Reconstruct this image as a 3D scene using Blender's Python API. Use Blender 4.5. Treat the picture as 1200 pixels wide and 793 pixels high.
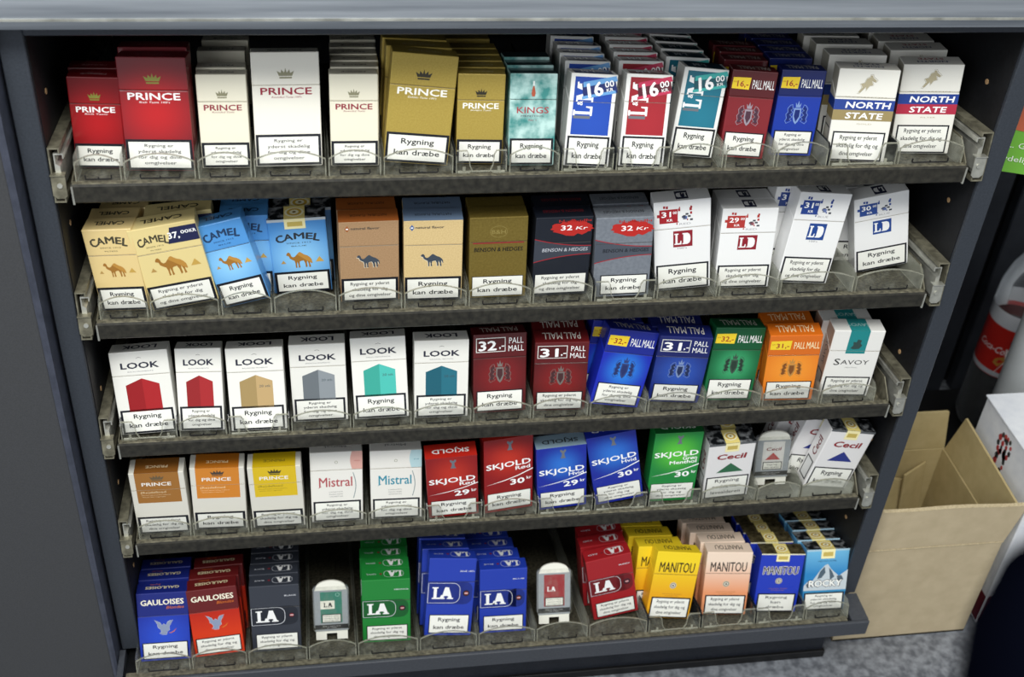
import bpy, bmesh, math, random
from mathutils import Matrix, Vector
from mathutils.geometry import tessellate_polygon
random.seed(7)
SC = bpy.context.scene; COL = SC.collection
for o in list(bpy.data.objects): bpy.data.objects.remove(o)

# ---------------------------------------------------------------- camera, world, lights, exposure
# Units are metres. x runs right along the rack, y into its depth, z up; z=0 is the top shelf's front edge.
FZ = -0.72                                   # floor level
cd = bpy.data.cameras.new('camera'); cam = bpy.data.objects.new('camera', cd); COL.objects.link(cam); SC.camera = cam
def cam_rot(yaw, pitch, roll):
    f = Vector((math.sin(yaw)*math.cos(pitch), math.cos(yaw)*math.cos(pitch), -math.sin(pitch)))
    r = Vector((math.cos(yaw), -math.sin(yaw), 0)); u = r.cross(f)
    r2 = math.cos(roll)*r + math.sin(roll)*u; u2 = -math.sin(roll)*r + math.cos(roll)*u
    return Matrix((r2, u2, -f)).transposed()
cam.matrix_world = Matrix.Translation((0.19913, -0.91766, 0.53795)) @ cam_rot(0.1953, 0.65557, 0.07808).to_4x4()
cd.sensor_width = 36; cd.lens = 1441.0/1200*36; cd.clip_start = 0.02; cd.clip_end = 50
cd.dof.use_dof = True; cd.dof.focus_distance = 1.17; cd.dof.aperture_fstop = 8.0
SC.view_settings.view_transform = 'Standard'; SC.view_settings.look = 'None'
SC.view_settings.gamma = 1; SC.view_settings.use_curve_mapping = False
SC.view_settings.exposure = 0.42
w = bpy.data.worlds.new('world'); SC.world = w; w.use_nodes = True
w.node_tree.nodes['Background'].inputs[0].default_value = (0.93, 0.97, 1.0, 1)
w.node_tree.nodes['Background'].inputs[1].default_value = 0.40
def area(name, loc, target, size, power, col):
    l = bpy.data.lights.new(name, 'AREA'); l.shape = 'RECTANGLE'; l.size, l.size_y = size; l.energy = power; l.color = col
    o = bpy.data.objects.new(name, l); COL.objects.link(o); o.location = loc
    o.rotation_euler = (Vector(target)-Vector(loc)).to_track_quat('-Z', 'Y').to_euler()
area('ceiling_strip_light', (0.1, -1.25, 1.65), (0.35, 0, -0.25), (1.8, 0.5), 40, (1.0, 1.0, 0.95))
area('left_area_light', (-1.2, -2.2, 1.1), (0.3, 0, -0.2), (1.2, 1.2), 14, (0.93, 0.97, 1.0))  # broad cool area light from front left; no window is known there

# ---------------------------------------------------------------- materials
MATS = {}
def lin(c): return c/12.92 if c <= 0.04045 else ((c+0.055)/1.055)**2.4
def rgb(h): return tuple(lin(int(h[i:i+2], 16)/255) for i in (0, 2, 4)) + (1,)
def tone(h):                                 # printing inks are a little deeper than the pure screen colour
    c = [int(h[i:i+2], 16) for i in (0, 2, 4)]; s = (max(c)-min(c))/max(max(c), 1)
    k = 1-0.20*s*s*max(0, 1-c[1]/190); return ''.join('%02x' % int(v*k) for v in c)
def base_mat(key, h='808080', rough=0.45, metal=0.0, spec=0.5, coat=0.0):
    m = bpy.data.materials.new(key); m.use_nodes = True; b = m.node_tree.nodes['Principled BSDF']
    b.inputs['Base Color'].default_value = rgb(h); b.inputs['Roughness'].default_value = rough
    b.inputs['Metallic'].default_value = metal; b.inputs['Specular IOR Level'].default_value = spec
    b.inputs['Coat Weight'].default_value = coat; b.inputs['Coat Roughness'].default_value = 0.09
    return m, m.node_tree, b
def ink(h):                                  # printed card, slightly glossy; a little paper grain
    if h in MATS: return MATS[h]
    if h[0] == '@': return SPECIAL[h]()
    m, nt, b = base_mat('ink_'+h, tone(h), 0.45, 0, 0.35, 0.6)
    MATS[h] = m; return m
def foil(h):
    k = 'foil'+h
    if k in MATS: return MATS[k]
    m, nt, b = base_mat(k, h, 0.28, 0.8); MATS[k] = m; return m
def noise_mat(key, c1, c2, scale, rough=0.6, metal=0.0, bump=0.0, detail=6, rr=None, lo=0.3, hi=0.7, spec=0.4, stretch=None):
    if key in MATS: return MATS[key]
    m, nt, b = base_mat(key, 'ffffff', rough, metal, spec); N = nt.nodes; L = nt.links
    tc = N.new('ShaderNodeTexCoord'); n = N.new('ShaderNodeTexNoise'); n.inputs['Scale'].default_value = scale; n.inputs['Detail'].default_value = detail
    src = tc.outputs['Object']
    if stretch:
        mp = N.new('ShaderNodeMapping'); mp.inputs['Scale'].default_value = stretch; L.new(src, mp.inputs[0]); src = mp.outputs[0]
    L.new(src, n.inputs['Vector'])
    r = N.new('ShaderNodeValToRGB'); r.color_ramp.elements[0].position = lo; r.color_ramp.elements[1].position = hi
    r.color_ramp.elements[0].color = rgb(c1); r.color_ramp.elements[1].color = rgb(c2)
    L.new(n.outputs[0], r.inputs[0]); L.new(r.outputs[0], b.inputs['Base Color'])
    if bump:
        bp = N.new('ShaderNodeBump'); bp.inputs['Strength'].default_value = bump; bp.inputs['Distance'].default_value = 0.001
        L.new(n.outputs[0], bp.inputs['Height']); L.new(bp.outputs[0], b.inputs['Normal'])
    if rr:
        mr = N.new('ShaderNodeMapRange'); mr.inputs[3].default_value, mr.inputs[4].default_value = rr
        L.new(n.outputs[0], mr.inputs[0]); L.new(mr.outputs[0], b.inputs['Roughness'])
    MATS[key] = m; return m
def glow(c1, c2, zc, rad, xc=0.0):           # printed halo: colour c1 at the centre of the pack front, c2 outside
    k = 'glow%s%s%.3f%.3f' % (c1, c2, zc, rad)
    if k in MATS: return MATS[k]
    m, nt, b = base_mat(k, c1, 0.42, 0, 0.35, 0.6); N = nt.nodes; L = nt.links
    tc = N.new('ShaderNodeTexCoord'); v = N.new('ShaderNodeVectorMath'); v.operation = 'DISTANCE'
    v.inputs[1].default_value = (xc, 0, zc)
    L.new(tc.outputs['Object'], v.inputs[0])
    mr = N.new('ShaderNodeMapRange'); mr.interpolation_type = 'SMOOTHSTEP'; mr.inputs[1].default_value = 0; mr.inputs[2].default_value = rad
    L.new(v.outputs['Value'], mr.inputs[0])
    mx = N.new('ShaderNodeMix'); mx.data_type = 'RGBA'; mx.inputs[6].default_value = rgb(tone(c1)); mx.inputs[7].default_value = rgb(tone(c2))
    L.new(mr.outputs[0], mx.inputs[0]); L.new(mx.outputs[2], b.inputs['Base Color'])
    MATS[k] = m; return m
def vgrad(c1, c2, z1, z2):                   # printed vertical gradient c1 (z1) -> c2 (z2)
    k = 'vg%s%s%.3f%.3f' % (c1, c2, z1, z2)
    if k in MATS: return MATS[k]
    m, nt, b = base_mat(k, c1, 0.42, 0, 0.35); N = nt.nodes; L = nt.links
    tc = N.new('ShaderNodeTexCoord'); s = N.new('ShaderNodeSeparateXYZ'); L.new(tc.outputs['Object'], s.inputs[0])
    mr = N.new('ShaderNodeMapRange'); mr.inputs[1].default_value = z1; mr.inputs[2].default_value = z2; L.new(s.outputs[2], mr.inputs[0])
    mx = N.new('ShaderNodeMix'); mx.data_type = 'RGBA'; mx.inputs[6].default_value = rgb(tone(c1)); mx.inputs[7].default_value = rgb(tone(c2))
    L.new(mr.outputs[0], mx.inputs[0]); L.new(mx.outputs[2], b.inputs['Base Color'])
    MATS[k] = m; return m
def clear_mat(key, alpha, col='c8cabc', rough=0.15, dirt=0.25, fz=0.6):
    if key in MATS: return MATS[key]
    m = bpy.data.materials.new(key); m.use_nodes = True; N = m.node_tree.nodes; L = m.node_tree.links; N.clear()
    out = N.new('ShaderNodeOutputMaterial'); t = N.new('ShaderNodeBsdfTransparent'); p = N.new('ShaderNodeBsdfPrincipled')
    p.inputs['Base Color'].default_value = rgb(col); p.inputs['Roughness'].default_value = rough
    mx = N.new('ShaderNodeMixShader'); fr = N.new('ShaderNodeFresnel'); fr.inputs[0].default_value = 1.45
    tc = N.new('ShaderNodeTexCoord'); n = N.new('ShaderNodeTexNoise'); n.inputs['Scale'].default_value = 90; n.inputs['Detail'].default_value = 8
    L.new(tc.outputs['Object'], n.inputs['Vector'])
    r = N.new('ShaderNodeMapRange'); r.inputs[1].default_value = 0.45; r.inputs[2].default_value = 0.75; r.inputs[3].default_value = alpha; r.inputs[4].default_value = alpha+dirt
    L.new(n.outputs[0], r.inputs[0])
    a = N.new('ShaderNodeMath'); a.operation = 'ADD'; a.use_clamp = True; L.new(r.outputs[0], a.inputs[0]); fm = N.new('ShaderNodeMath'); fm.operation = 'MULTIPLY'; fm.inputs[1].default_value = fz; L.new(fr.outputs[0], fm.inputs[0]); L.new(fm.outputs[0], a.inputs[1])
    L.new(a.outputs[0], mx.inputs[0]); L.new(t.outputs[0], mx.inputs[1]); L.new(p.outputs[0], mx.inputs[2]); L.new(mx.outputs[0], out.inputs[0])
    MATS[key] = m; return m
SPECIAL = {
 '@kings': lambda: noise_mat('marbled_teal', '3f8784', 'b9dad6', 70, 0.35, lo=0.38, hi=0.62, detail=9),
 '@kraft': lambda: noise_mat('kraft_card', '9b7a58', 'b08e6a', 900, 0.6),
 '@tan': lambda: noise_mat('tan_kraft_card', 'c9ad78', 'dcc38f', 900, 0.6),
 '@silverfoil': lambda: noise_mat('crumpled_foil', '1d2024', 'b9bdc2', 150, 0.3, 0.5, bump=1.0, detail=3, lo=0.45, hi=0.72),  # pale end of the ramp paints the narrow glints into the foil colour
 '@goldbox': lambda: noise_mat('gold_card', '7d6a30', '8d7a3c', 500, 0.35, 0.45),
 '@princegold': lambda: noise_mat('soft_gold_card', 'ac9444', 'b9a252', 700, 0.4, 0.25),
 '@grey': lambda: noise_mat('grey_silver_card', '7b818b', '8d939c', 300, 0.35, 0.3),
}

# ---------------------------------------------------------------- object helpers
def link(name, me, parent=None):
    o = bpy.data.objects.new(name, me); COL.objects.link(o)
    if parent is not None: o.parent = parent
    return o
def empty(name, loc=(0, 0, 0), label=None, cat=None, group=None, mat=None):
    o = bpy.data.objects.new(name, None); COL.objects.link(o); o.empty_display_size = 0.02
    if mat is not None: o.matrix_world = mat
    else: o.location = loc
    tag(o, label, cat, group); return o
def tag(o, label=None, cat=None, group=None, kind=None):
    if label: o['label'] = label
    if cat: o['category'] = cat
    if group: o['group'] = group
    if kind: o['kind'] = kind
    return o
def mesh_of(bm, name, mats):
    me = bpy.data.meshes.new(name); bm.to_mesh(me); bm.free()
    for m in mats: me.materials.append(m)
    return me
def add_box(bm, x0, x1, y0, y1, z0, z1, mi=0, bev=0.0, M=None, seg=1):
    r = bmesh.ops.create_cube(bm, size=1.0); vs = r['verts']
    for v in vs: v.co = Vector(((x0+x1)/2+v.co.x*(x1-x0), (y0+y1)/2+v.co.y*(y1-y0), (z0+z1)/2+v.co.z*(z1-z0)))
    fs = set(f for v in vs for f in v.link_faces)
    for f in fs: f.material_index = mi
    if bev:
        es = list(set(e for v in vs for e in v.link_edges))
        g = bmesh.ops.bevel(bm, geom=es, offset=bev, segments=seg, affect='EDGES', profile=0.6)
        vs = list(set(vs_ for f in g['faces'] for vs_ in f.verts) | set(v for v in vs if v.is_valid))
        for f in set(f for v in vs for f in v.link_faces): f.material_index = mi
    if M is not None:
        for v in vs: v.co = M @ v.co
    return vs
def add_prism(bm, pts, axis, a0, a1, mi=0, M=None):
    """extrude a 2-D outline; axis 'x': pts=(y,z), 'y': pts=(x,z), 'z': pts=(x,y)"""
    def P(p, a): return {'x': (a, p[0], p[1]), 'y': (p[0], a, p[1]), 'z': (p[0], p[1], a)}[axis]
    A = [bm.verts.new(P(p, a0)) for p in pts]; B = [bm.verts.new(P(p, a1)) for p in pts]
    n = len(pts); fs = []
    tri = tessellate_polygon([[Vector((p[0], p[1], 0)) for p in pts]])
    for t in tri:
        for S in (A, B):
            try: fs.append(bm.faces.new([S[i] for i in t]))
            except ValueError: pass
    for i in range(n): fs.append(bm.faces.new((A[i], A[(i+1) % n], B[(i+1) % n], B[i])))
    for f in fs: f.material_index = mi
    if M is not None:
        for v in A+B: v.co = M @ v.co
    bmesh.ops.recalc_face_normals(bm, faces=fs)
def add_cyl(bm, c, r, h, axis='z', n=20, mi=0, r2=None):
    r2 = r if r2 is None else r2
    A = []; B = []
    for i in range(n):
        t = 2*math.pi*i/n; a, b = math.cos(t), math.sin(t)
        def P(rr, hh): return {'z': (c[0]+a*rr, c[1]+b*rr, c[2]+hh), 'y': (c[0]+a*rr, c[1]+hh, c[2]+b*rr), 'x': (c[0]+hh, c[1]+a*rr, c[2]+b*rr)}[axis]
        A.append(bm.verts.new(P(r, 0))); B.append(bm.verts.new(P(r2, h)))
    fs = [bm.faces.new(A), bm.faces.new(B)] + [bm.faces.new((A[i], A[(i+1) % n], B[(i+1) % n], B[i])) for i in range(n)]
    for f in fs: f.material_index = mi
    bmesh.ops.recalc_face_normals(bm, faces=fs)
def add_lathe(bm, prof, c=(0, 0, 0), n=28, mi=0):
    rings = [[bm.verts.new((c[0]+r*math.cos(2*math.pi*i/n), c[1]+r*math.sin(2*math.pi*i/n), c[2]+z)) for i in range(n)] for r, z in prof]
    for a, b in zip(rings, rings[1:]):
        for i in range(n):
            f = bm.faces.new((a[i], a[(i+1) % n], b[(i+1) % n], b[i])); f.material_index = mi; f.smooth = True
def box_obj(name, dims, m, parent=None, bev=0.0, M=None, seg=1):
    bm = bmesh.new(); add_box(bm, *dims, bev=bev, M=M, seg=seg); return link(name, mesh_of(bm, name, [m]), parent)

# ---------------------------------------------------------------- lettering and flat print
_T = {}
def glyphs(s, b=0.0, res=2):
    k = (s, b)
    if k in _T: return _T[k]
    cu = bpy.data.curves.new('t', 'FONT'); cu.body = s; cu.size = 1; cu.resolution_u = res
    o = bpy.data.objects.new('t', cu); COL.objects.link(o); bpy.context.view_layer.update()
    me = bpy.data.meshes.new_from_object(o.evaluated_get(bpy.context.evaluated_depsgraph_get()))
    V = [(v.co.x, v.co.y) for v in me.vertices]; F = [tuple(p.vertices) for p in me.polygons]
    bpy.data.objects.remove(o); bpy.data.curves.remove(cu); bpy.data.meshes.remove(me)
    x0 = min(v[0] for v in V); x1 = max(v[0] for v in V)
    _T[k] = ([((x-x0)/(x1-x0)-0.5, y/0.729) for x, y in V], F); return _T[k]
# slab-serif capitals on a unit cell, for the marks drawn in that style
SLAB = {
 'L': [[(0, 0), (.95, 0), (.95, .34), (.84, .34), (.74, .12), (.42, .12), (.42, .9), (.56, .9), (.56, 1), (0, 1), (0, .9), (.14, .9), (.14, .1), (0, .1)]],
 'A': [[(0, 0), (.38, 0), (.38, .1), (.28, .1), (.33, .26), (.62, .26), (.66, .1), (.56, .1), (.56, 0), (1.05, 0), (1.05, .1), (.95, .1), (.66, 1), (.36, 1), (.13, .1), (0, .1)]],
 'D': [[(0, 0), (.6, 0), (.85, .12), (.95, .35), (.95, .65), (.85, .88), (.6, 1), (0, 1), (0, .9), (.12, .9), (.12, .1), (0, .1)]],
 'M': [[(0, 0), (.34, 0), (.34, .1), (.25, .1), (.25, .7), (.47, 0), (.56, 0), (.8, .7), (.8, .1), (.7, .1), (.7, 0), (1.15, 0), (1.15, .1), (1.05, .1), (1.05, .9), (1.15, .9), (1.15, 1), (.8, 1), (.57, .35), (.34, 1), (0, 1), (0, .9), (.12, .9), (.12, .1), (0, .1)]],
}
class Art:
    def __init__(s, W, H, D, body, lid=None, lf=0.72, soft=False, side=None):
        s.W, s.H, s.D = W, H, D; s.body = body; s.lid = lid or body; s.lf = lf; s.soft = soft; s.side = side
        s.parts = {}; s.sub = {'warning_text': 'warning_label', 'price_figures': 'price_sticker', 'seal_emblem': 'tax_seal'}
    def put(s, part, face, V, F, col, L):
        s.parts.setdefault(part, []).append((face, V, F, col, L))
    def poly(s, part, pts, col, L=1, face='f', cx=0, cy=0, sx=1, sy=1, rot=0):
        """pts in a local cell, scaled to sx, sy millimetres around (cx, cy); cx, cy in mm"""
        c, n = math.cos(math.radians(rot)), math.sin(math.radians(rot))
        P = [(p[0]*sx, p[1]*sy) for p in pts]; P = [(cx+c*x-n*y, cy+n*x+c*y) for x, y in P]
        tri = tessellate_polygon([[Vector((p[0], p[1], 0)) for p in P]])
        s.put(part, face, P, [tuple(t) for t in tri], col, L)
    def rect(s, part, x0, y0, x1, y1, col, L=1, face='f', rot=0):     # fractions of width / height
        W = s.W if face in 'ft' else s.D; H = s.D if face == 't' else s.H
        cx, cy = (x0+x1)/2*W, (y0+y1)/2*H; a, b = (x1-x0)/2*W, (y1-y0)/2*H
        s.poly(part, [(-1, -1), (1, -1), (1, 1), (-1, 1)], col, L, face, cx, cy, a, b, rot)
    def text(s, part, t, cx, y, w, h, col, L=2, b=0.0, face='f', rot=0, sh=0.0, arc=0.0, mm=False):
        """centre x and baseline y, width and cap height, as fractions of the face (mm=True: millimetres)"""
        W = s.W if face in 'ft' else s.D; H = s.D if face == 't' else s.H
        if not mm: w, h = w*W, h*H
        cx, y = cx*W, y*H
        V, F = glyphs(t)
        if b:                                # heavier strokes: the outline repeated a hair to each side
            k = b*h*1.25; base = [(vx*(w-2*k) + sh*vy*h, vy*h) for vx, vy in V]; sets = [[(x+dx*k, yy+dy*k) for x, yy in base] for dx, dy in ((1, 0), (-1, 0), (.5, .7), (-.5, -.7))]
        else: sets = [[(vx*w + sh*vy*h, vy*h) for vx, vy in V]]
        for i, P in enumerate(sets): s._put_text(part, P, F, col, L+.2*i, face, rot, cx, y, h)
    def _put_text(s, part, P, F, col, L, face, rot, cx, y, h):
        a = math.radians(rot + (180 if face == 't' else 0))
        if face == 't': P = [(px, py-h/2) for px, py in P]; y = y
        elif rot: P = [(px, py-h/2) for px, py in P]
        c, n = math.cos(a), math.sin(a)
        s.put(part, face, [(cx+c*px-n*py, y+n*px+c*py) for px, py in P], F, col, L)
    def slab(s, part, ch, cx, y, w, h, col, L=2, face='f', rot=0):
        for pts in SLAB[ch]:
            s.poly(part, [(px-.5, py-.5) for px, py in pts], col, L, face, cx*s.W, y*(s.H if face == 'f' else s.D), w, h, rot)
    def disc(s, part, cx, cy, r, col, L=2, face='f', n=18, ry=None):
        s.poly(part, [(math.cos(2*math.pi*i/n), math.sin(2*math.pi*i/n)) for i in range(n)], col, L, face, cx*(s.W), cy*(s.H if face == 'f' else s.D), r, ry or r)
    def ring(s, part, pts, t, col, L=2, face='f', cx=0, cy=0):
        """closed outline of thickness t (mm) along pts (mm)"""
        n = len(pts); V = []; F = []
        for i in range(n):
            p, q, r_ = pts[i-1], pts[i], pts[(i+1) % n]
            d1 = Vector((q[0]-p[0], q[1]-p[1])).normalized(); d2 = Vector((r_[0]-q[0], r_[1]-q[1])).normalized()
            nn = Vector((-(d1+d2).y, (d1+d2).x)); nn = nn.normalized() if nn.length > 1e-6 else Vector((-d1.y, d1.x))
            V += [(cx+q[0]-nn.x*t/2, cy+q[1]-nn.y*t/2), (cx+q[0]+nn.x*t/2, cy+q[1]+nn.y*t/2)]
        for i in range(n): j = (i+1) % n; F.append((2*i, 2*j, 2*j+1, 2*i+1))
        s.put(part, face, V, F, col, L)
    def build(s, me_cache={}):
        W, H, D = s.W/1000, s.H/1000, s.D/1000; out = []
        for part, items in s.parts.items():
            V = []; F = []; MI = []; mats = []
            for face, vs, fs, col, L in items:
                e = L*0.00007; o = len(V)
                for a, b in vs:
                    a, b = a/1000, b/1000
                    V.append({'f': (a, -e, b), 't': (a, b, H+e), 'l': (-W/2-e, D-a, b), 'r': (W/2+e, a, b)}[face])
                if col not in mats: mats.append(col)
                for f in fs: F.append(tuple(i+o for i in f)); MI.append(mats.index(col))
            me = bpy.data.meshes.new(part); me.from_pydata(V, [], F); me.polygons.foreach_set('material_index', MI)
            for c in mats: me.materials.append(ink(c) if isinstance(c, str) else c)
            me.update(); out.append((part, me))
        return out
def rrect(w, h, r, n=4):
    P = []
    for cx, cy, a0 in ((w/2-r, -h/2+r, -90), (w/2-r, h/2-r, 0), (-w/2+r, h/2-r, 90), (-w/2+r, -h/2+r, 180)):
        for i in range(n+1):
            a = math.radians(a0+90*i/n); P.append((cx+r*math.cos(a), cy+r*math.sin(a)))
    return P
CAMEL = [(0,.60),(.02,.67),(.07,.73),(.13,.72),(.17,.66),(.19,.56),(.25,.50),(.33,.52),(.42,.62),(.50,.71),(.56,.72),(.64,.65),(.72,.59),(.82,.55),(.92,.46),(.98,.36),(1.0,.20),(.97,.18),(.94,.30),(.91,.33),(.90,.18),(.93,.02),(.86,0),(.85,.16),(.80,.32),(.78,.22),(.79,.03),(.73,0),(.71,.2),(.66,.33),(.55,.31),(.50,.28),(.49,.14),(.51,.02),(.44,0),(.44,.15),(.41,.29),(.38,.15),(.39,.02),(.33,0),(.33,.2),(.30,.33),(.22,.38),(.13,.45),(.10,.56),(.04,.58)]
CROWN = [(-.42,0),(.42,0),(.55,.62),(.30,.36),(.26,.80),(.08,.40),(0,1),(-.08,.40),(-.26,.80),(-.30,.36),(-.55,.62)]
def E_crown(a, y, w, h, col):
    a.poly('emblem', CROWN, col, 2, cx=0, cy=y*a.H, sx=w*a.W, sy=h*a.H)
    a.rect('emblem', -.4*w, y-.022, .4*w, y-.008, col, 2)
def E_crest(a, y, s, c1, c2):
    cy = y*a.H; W = a.W*s
    a.poly('emblem', [(-.17,.3),(.17,.3),(.18,-.1),(.1,-.33),(0,-.45),(-.1,-.33),(-.18,-.1)], c1, 3, cx=0, cy=cy, sx=W, sy=W)
    a.poly('emblem', [(-.11,.22),(.11,.22),(.12,-.08),(0,-.34),(-.12,-.08)], c2, 4, cx=0, cy=cy, sx=W, sy=W)
    a.poly('emblem', [(-.1,.33),(.1,.33),(.13,.55),(.05,.43),(0,.64),(-.05,.43),(-.13,.55)], c1, 3, cx=0, cy=cy, sx=W, sy=W)
    for m in (-1, 1):
        beast = [(.2,-.3),(.42,-.42),(.5,-.3),(.44,-.2),(.5,0),(.42,.1),(.46,.28),(.36,.42),(.26,.46),(.24,.34),(.2,.26),(.3,.2),(.2,.1),(.32,-.02),(.2,-.12),(.3,-.22)]
        pts = [(m*x, yy) for x, yy in beast]
        a.ring('emblem', [(x*W, yy*W) for x, yy in pts], .5, c1, 3, cy=cy)
        a.poly('emblem', [(x*.8+m*.06, yy*.8) for x, yy in pts], c2, 2, cx=0, cy=cy, sx=W, sy=W)
W4 = ['Rygning er', 'yderst skadelig', 'for dig og dine', 'omgivelser']
W3A = ['Rygning er yderst', 'skadelig for dig', 'og dine omgivelser']
W3B = ['Rygning er yderst', 'skadelig for dig og', 'dine omgivelser']
W4B = ['Rygning er', 'yderst skadelig', 'for dig og', 'dine omgivelser']
WK = ['Rygning', 'kan dræbe']
TW = {'Rygning er': .40, 'yderst skadelig': .60, 'for dig og dine': .60, 'omgivelser': .44, 'Rygning er yderst': .66, 'skadelig for dig': .6, 'og dine omgivelser': .72,
      'skadelig for dig og': .74, 'dine omgivelser': .6, 'for dig og': .42, 'Rygning': .54, 'kan dræbe': .75, 'kan': .24, 'dræbe': .44, 'nedsætter': .62, 'levealderen': .66}
def warn(a, lines, top=.295, frame=1.9, m=.02, bot=.008, x0=-.485, x1=.485, rot=0):
    frame *= 1.3; fx, fy = frame/a.W, frame/a.H
    if frame: a.rect('warning_label', x0, bot, x1, top, '0b0e1c', 1)
    a.rect('warning_label', x0+fx, bot+fy, x1-fx, top-fy, 'f1f1ea', 2)
    n = len(lines); y0 = bot+fy+.012; y1 = top-fy-.012; st = (y1-y0)/n; w = (x1-x0-2*fx)
    hh = {2: .50, 3: .54, 4: .56}[n]*st
    for i, t in enumerate(lines):
        wd = TW[t]*w*(1.0 if n < 4 else 1.12)*(1 if n != 3 else 1.08)
        a.text('warning_text', t, (x0+x1)/2, y1-st*(i+1)+st*.36, min(wd*1.06, w*.95), hh, '141622', 3, b=.022 if n == 2 else .012)
def seal(a, w=.34, x=0.0, drop=.14):
    a.rect('tax_seal', x-w/2, 1-drop, x+w/2, 1, 'f6ecb4', 3); a.rect('tax_seal', x-w/2, 0, x+w/2, 1, 'f0dc86', 3, 't')
    a.rect('tax_seal', x-w*.36, 1-drop*.75, x+w*.36, 1-drop*.3, 'c9b25c', 4)
    for i_, (r, c) in enumerate(((w*.46, 'fbf6d6'), (w*.36, 'd9b544'), (w*.22, 'fbf6d6'), (w*.09, '8a7430'))):
        a.poly('seal_emblem', [(math.cos(i*.45), math.sin(i*.45)) for i in range(14)], c, 4+i_, 't', x*a.W, .5*a.D, r*a.W, r*a.W*.9)

# ---------------------------------------------------------------- large structure
W = 0.797; ZR = [0.0, -0.1434, -0.2895, -0.4295, -0.596]; SL = [math.radians(7.1)]*4 + [math.radians(16)]
m_frame = noise_mat('dark_blue_grey_paint', '30343b', '393e46', 500, 0.42, bump=0.03)
m_frame2 = noise_mat('cabinet_door_laminate', '3c3d3f', '444548', 700, 0.5, bump=0.04)
m_in = noise_mat('black_interior_board', '08090b', '14151a', 300, 0.6)
m_steel = noise_mat('brushed_steel', '7f868f', 'b4bac2', 9, 0.42, 0.6, bump=0.02, detail=5, stretch=(0.4, 1, 14), rr=(0.25, 0.5))
m_lip = noise_mat('worn_grey_steel', '201f1c', '3a3831', 160, 0.5, 0.15, bump=0.05, detail=9)
m_dust = noise_mat('dusty_shelf_plastic', '3b382f', '7c7764', 220, 0.75, bump=0.2, detail=9)
m_tray = noise_mat('grimy_tray_plastic', '1d1c18', '5c5848', 320, 0.6, bump=0.1, detail=9)
m_rail = noise_mat('galvanised_rail', '5a574a', '8f8b78', 120, 0.5, 0.4, bump=0.05)
m_bright = noise_mat('bright_zinc', '9c9c94', 'cfcfc6', 60, 0.35, 0.6)
m_plate = noise_mat('grey_plate_paint', '3c3f46', '46494f', 400, 0.4)
m_clear = clear_mat('clear_plastic', 0.0, rough=0.12, dirt=0.10, fz=0.45)
m_clear2 = clear_mat('clear_plastic_edge', 0.30, 'b9b9a8', 0.2, 0.3)
m_smoke = clear_mat('smoky_plastic', 0.45, '33363a', 0.15, 0.2)
m_black = base_mat('matt_black', '0a0a0c', 0.5)[0]
# floor: blue-grey speckled vinyl
fl = box_obj('floor', (-3.0, 4.0, -3.5, 2.2, FZ-0.05, FZ), noise_mat('speckled_vinyl', '55585f', '84888f', 95, 0.55, detail=10, lo=0.35, hi=0.65)); tag(fl, kind='structure')
wl = box_obj('wall_back', (-3.0, 4.0, 0.95, 1.0, FZ, 1.6), noise_mat('dark_back_wall', '15171a', '1d1f23', 40, 0.7)); tag(wl, kind='structure')

cab = empty('display_cabinet', (0, 0, FZ), 'dark blue-grey open cabinet that holds the five stepped shelves of packs', 'cabinet')
def cpart(name, dims, m, bev=0.0008, parent=cab):
    x0, x1, y0, y1, z0, z1 = dims; return box_obj(name, (x0, x1, y0, y1, z0-FZ, z1-FZ), m, parent, bev)
sp = []
for x0, x1, xi, d in ((-0.033, -0.0135, -0.0135, 1), (0.812, 0.8315, 0.812, -1)):
    s = cpart('side_panel', (x0, x1, 0, 0.42, -0.598, 0.142), m_frame); sp.append(s)
    lin_ = cpart('inner_lining', (xi-0.0002 if d > 0 else xi-0.0008, xi+0.0008 if d > 0 else xi+0.0002, 0.004, 0.40, -0.597, 0.13), m_in, 0)
for xi, d in ((-0.0127, 1), (0.8112, -1)):
    for k in range(-16, 4):
        if k % 2 == 0 or k % 5 == 0:
            z = 0.0315*k + 0.0015
            bm = bmesh.new(); add_cyl(bm, (xi-0.0003*d, 0.0372, z-FZ), 0.0026, 0.0008*d, 'x', 12)
            link('pin_hole', mesh_of(bm, 'pin_hole', [MATS.setdefault('raw_chipboard', base_mat('raw_chipboard', 'b8946a', 0.8)[0])]), cab)
cpart('back_panel', (-0.0135, 0.812, 0.395, 0.42, -0.598, 0.142), m_in)
cpart('header_rail', (-0.0135, 0.812, 0.0, 0.02, 0.1285, 0.142), m_frame)
cpart('top_board', (-0.0135, 0.812, 0.02, 0.42, 0.132, 0.142), m_in)
cpart('base_plate', (-0.036, 0.8335, -0.045, -0.0405, -0.6215, -0.5985), m_plate, 0.0010)
for x0, x1 in ((-0.036, -0.0295), (0.8125, 0.8335)): cpart('plate_wing', (x0, x1, -0.0404, 0.0, -0.6215, -0.5987), m_plate, 0.0003)
bm = bmesh.new(); add_box(bm, -0.029, 0.812, -0.0402, 0.41, -0.0100, -0.0060)
for v in bm.verts:
    v.co = Vector((v.co.x, v.co.y, v.co.z-math.tan(SL[4])*(v.co.y+0.04)-0.600-FZ+0.004))
link('base_board', mesh_of(bm, 'base_board', [m_in]), cab)
cpart('plinth', (-0.02, 0.816, 0.004, 0.02, FZ, -0.6218), noise_mat('plinth_board', '1c1f26', '262a33', 300, 0.35), 0.001)
cpart('plinth_edge', (-0.02, 0.818, 0.0, 0.006, FZ, FZ+0.012), m_black, 0.0005)
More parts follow.
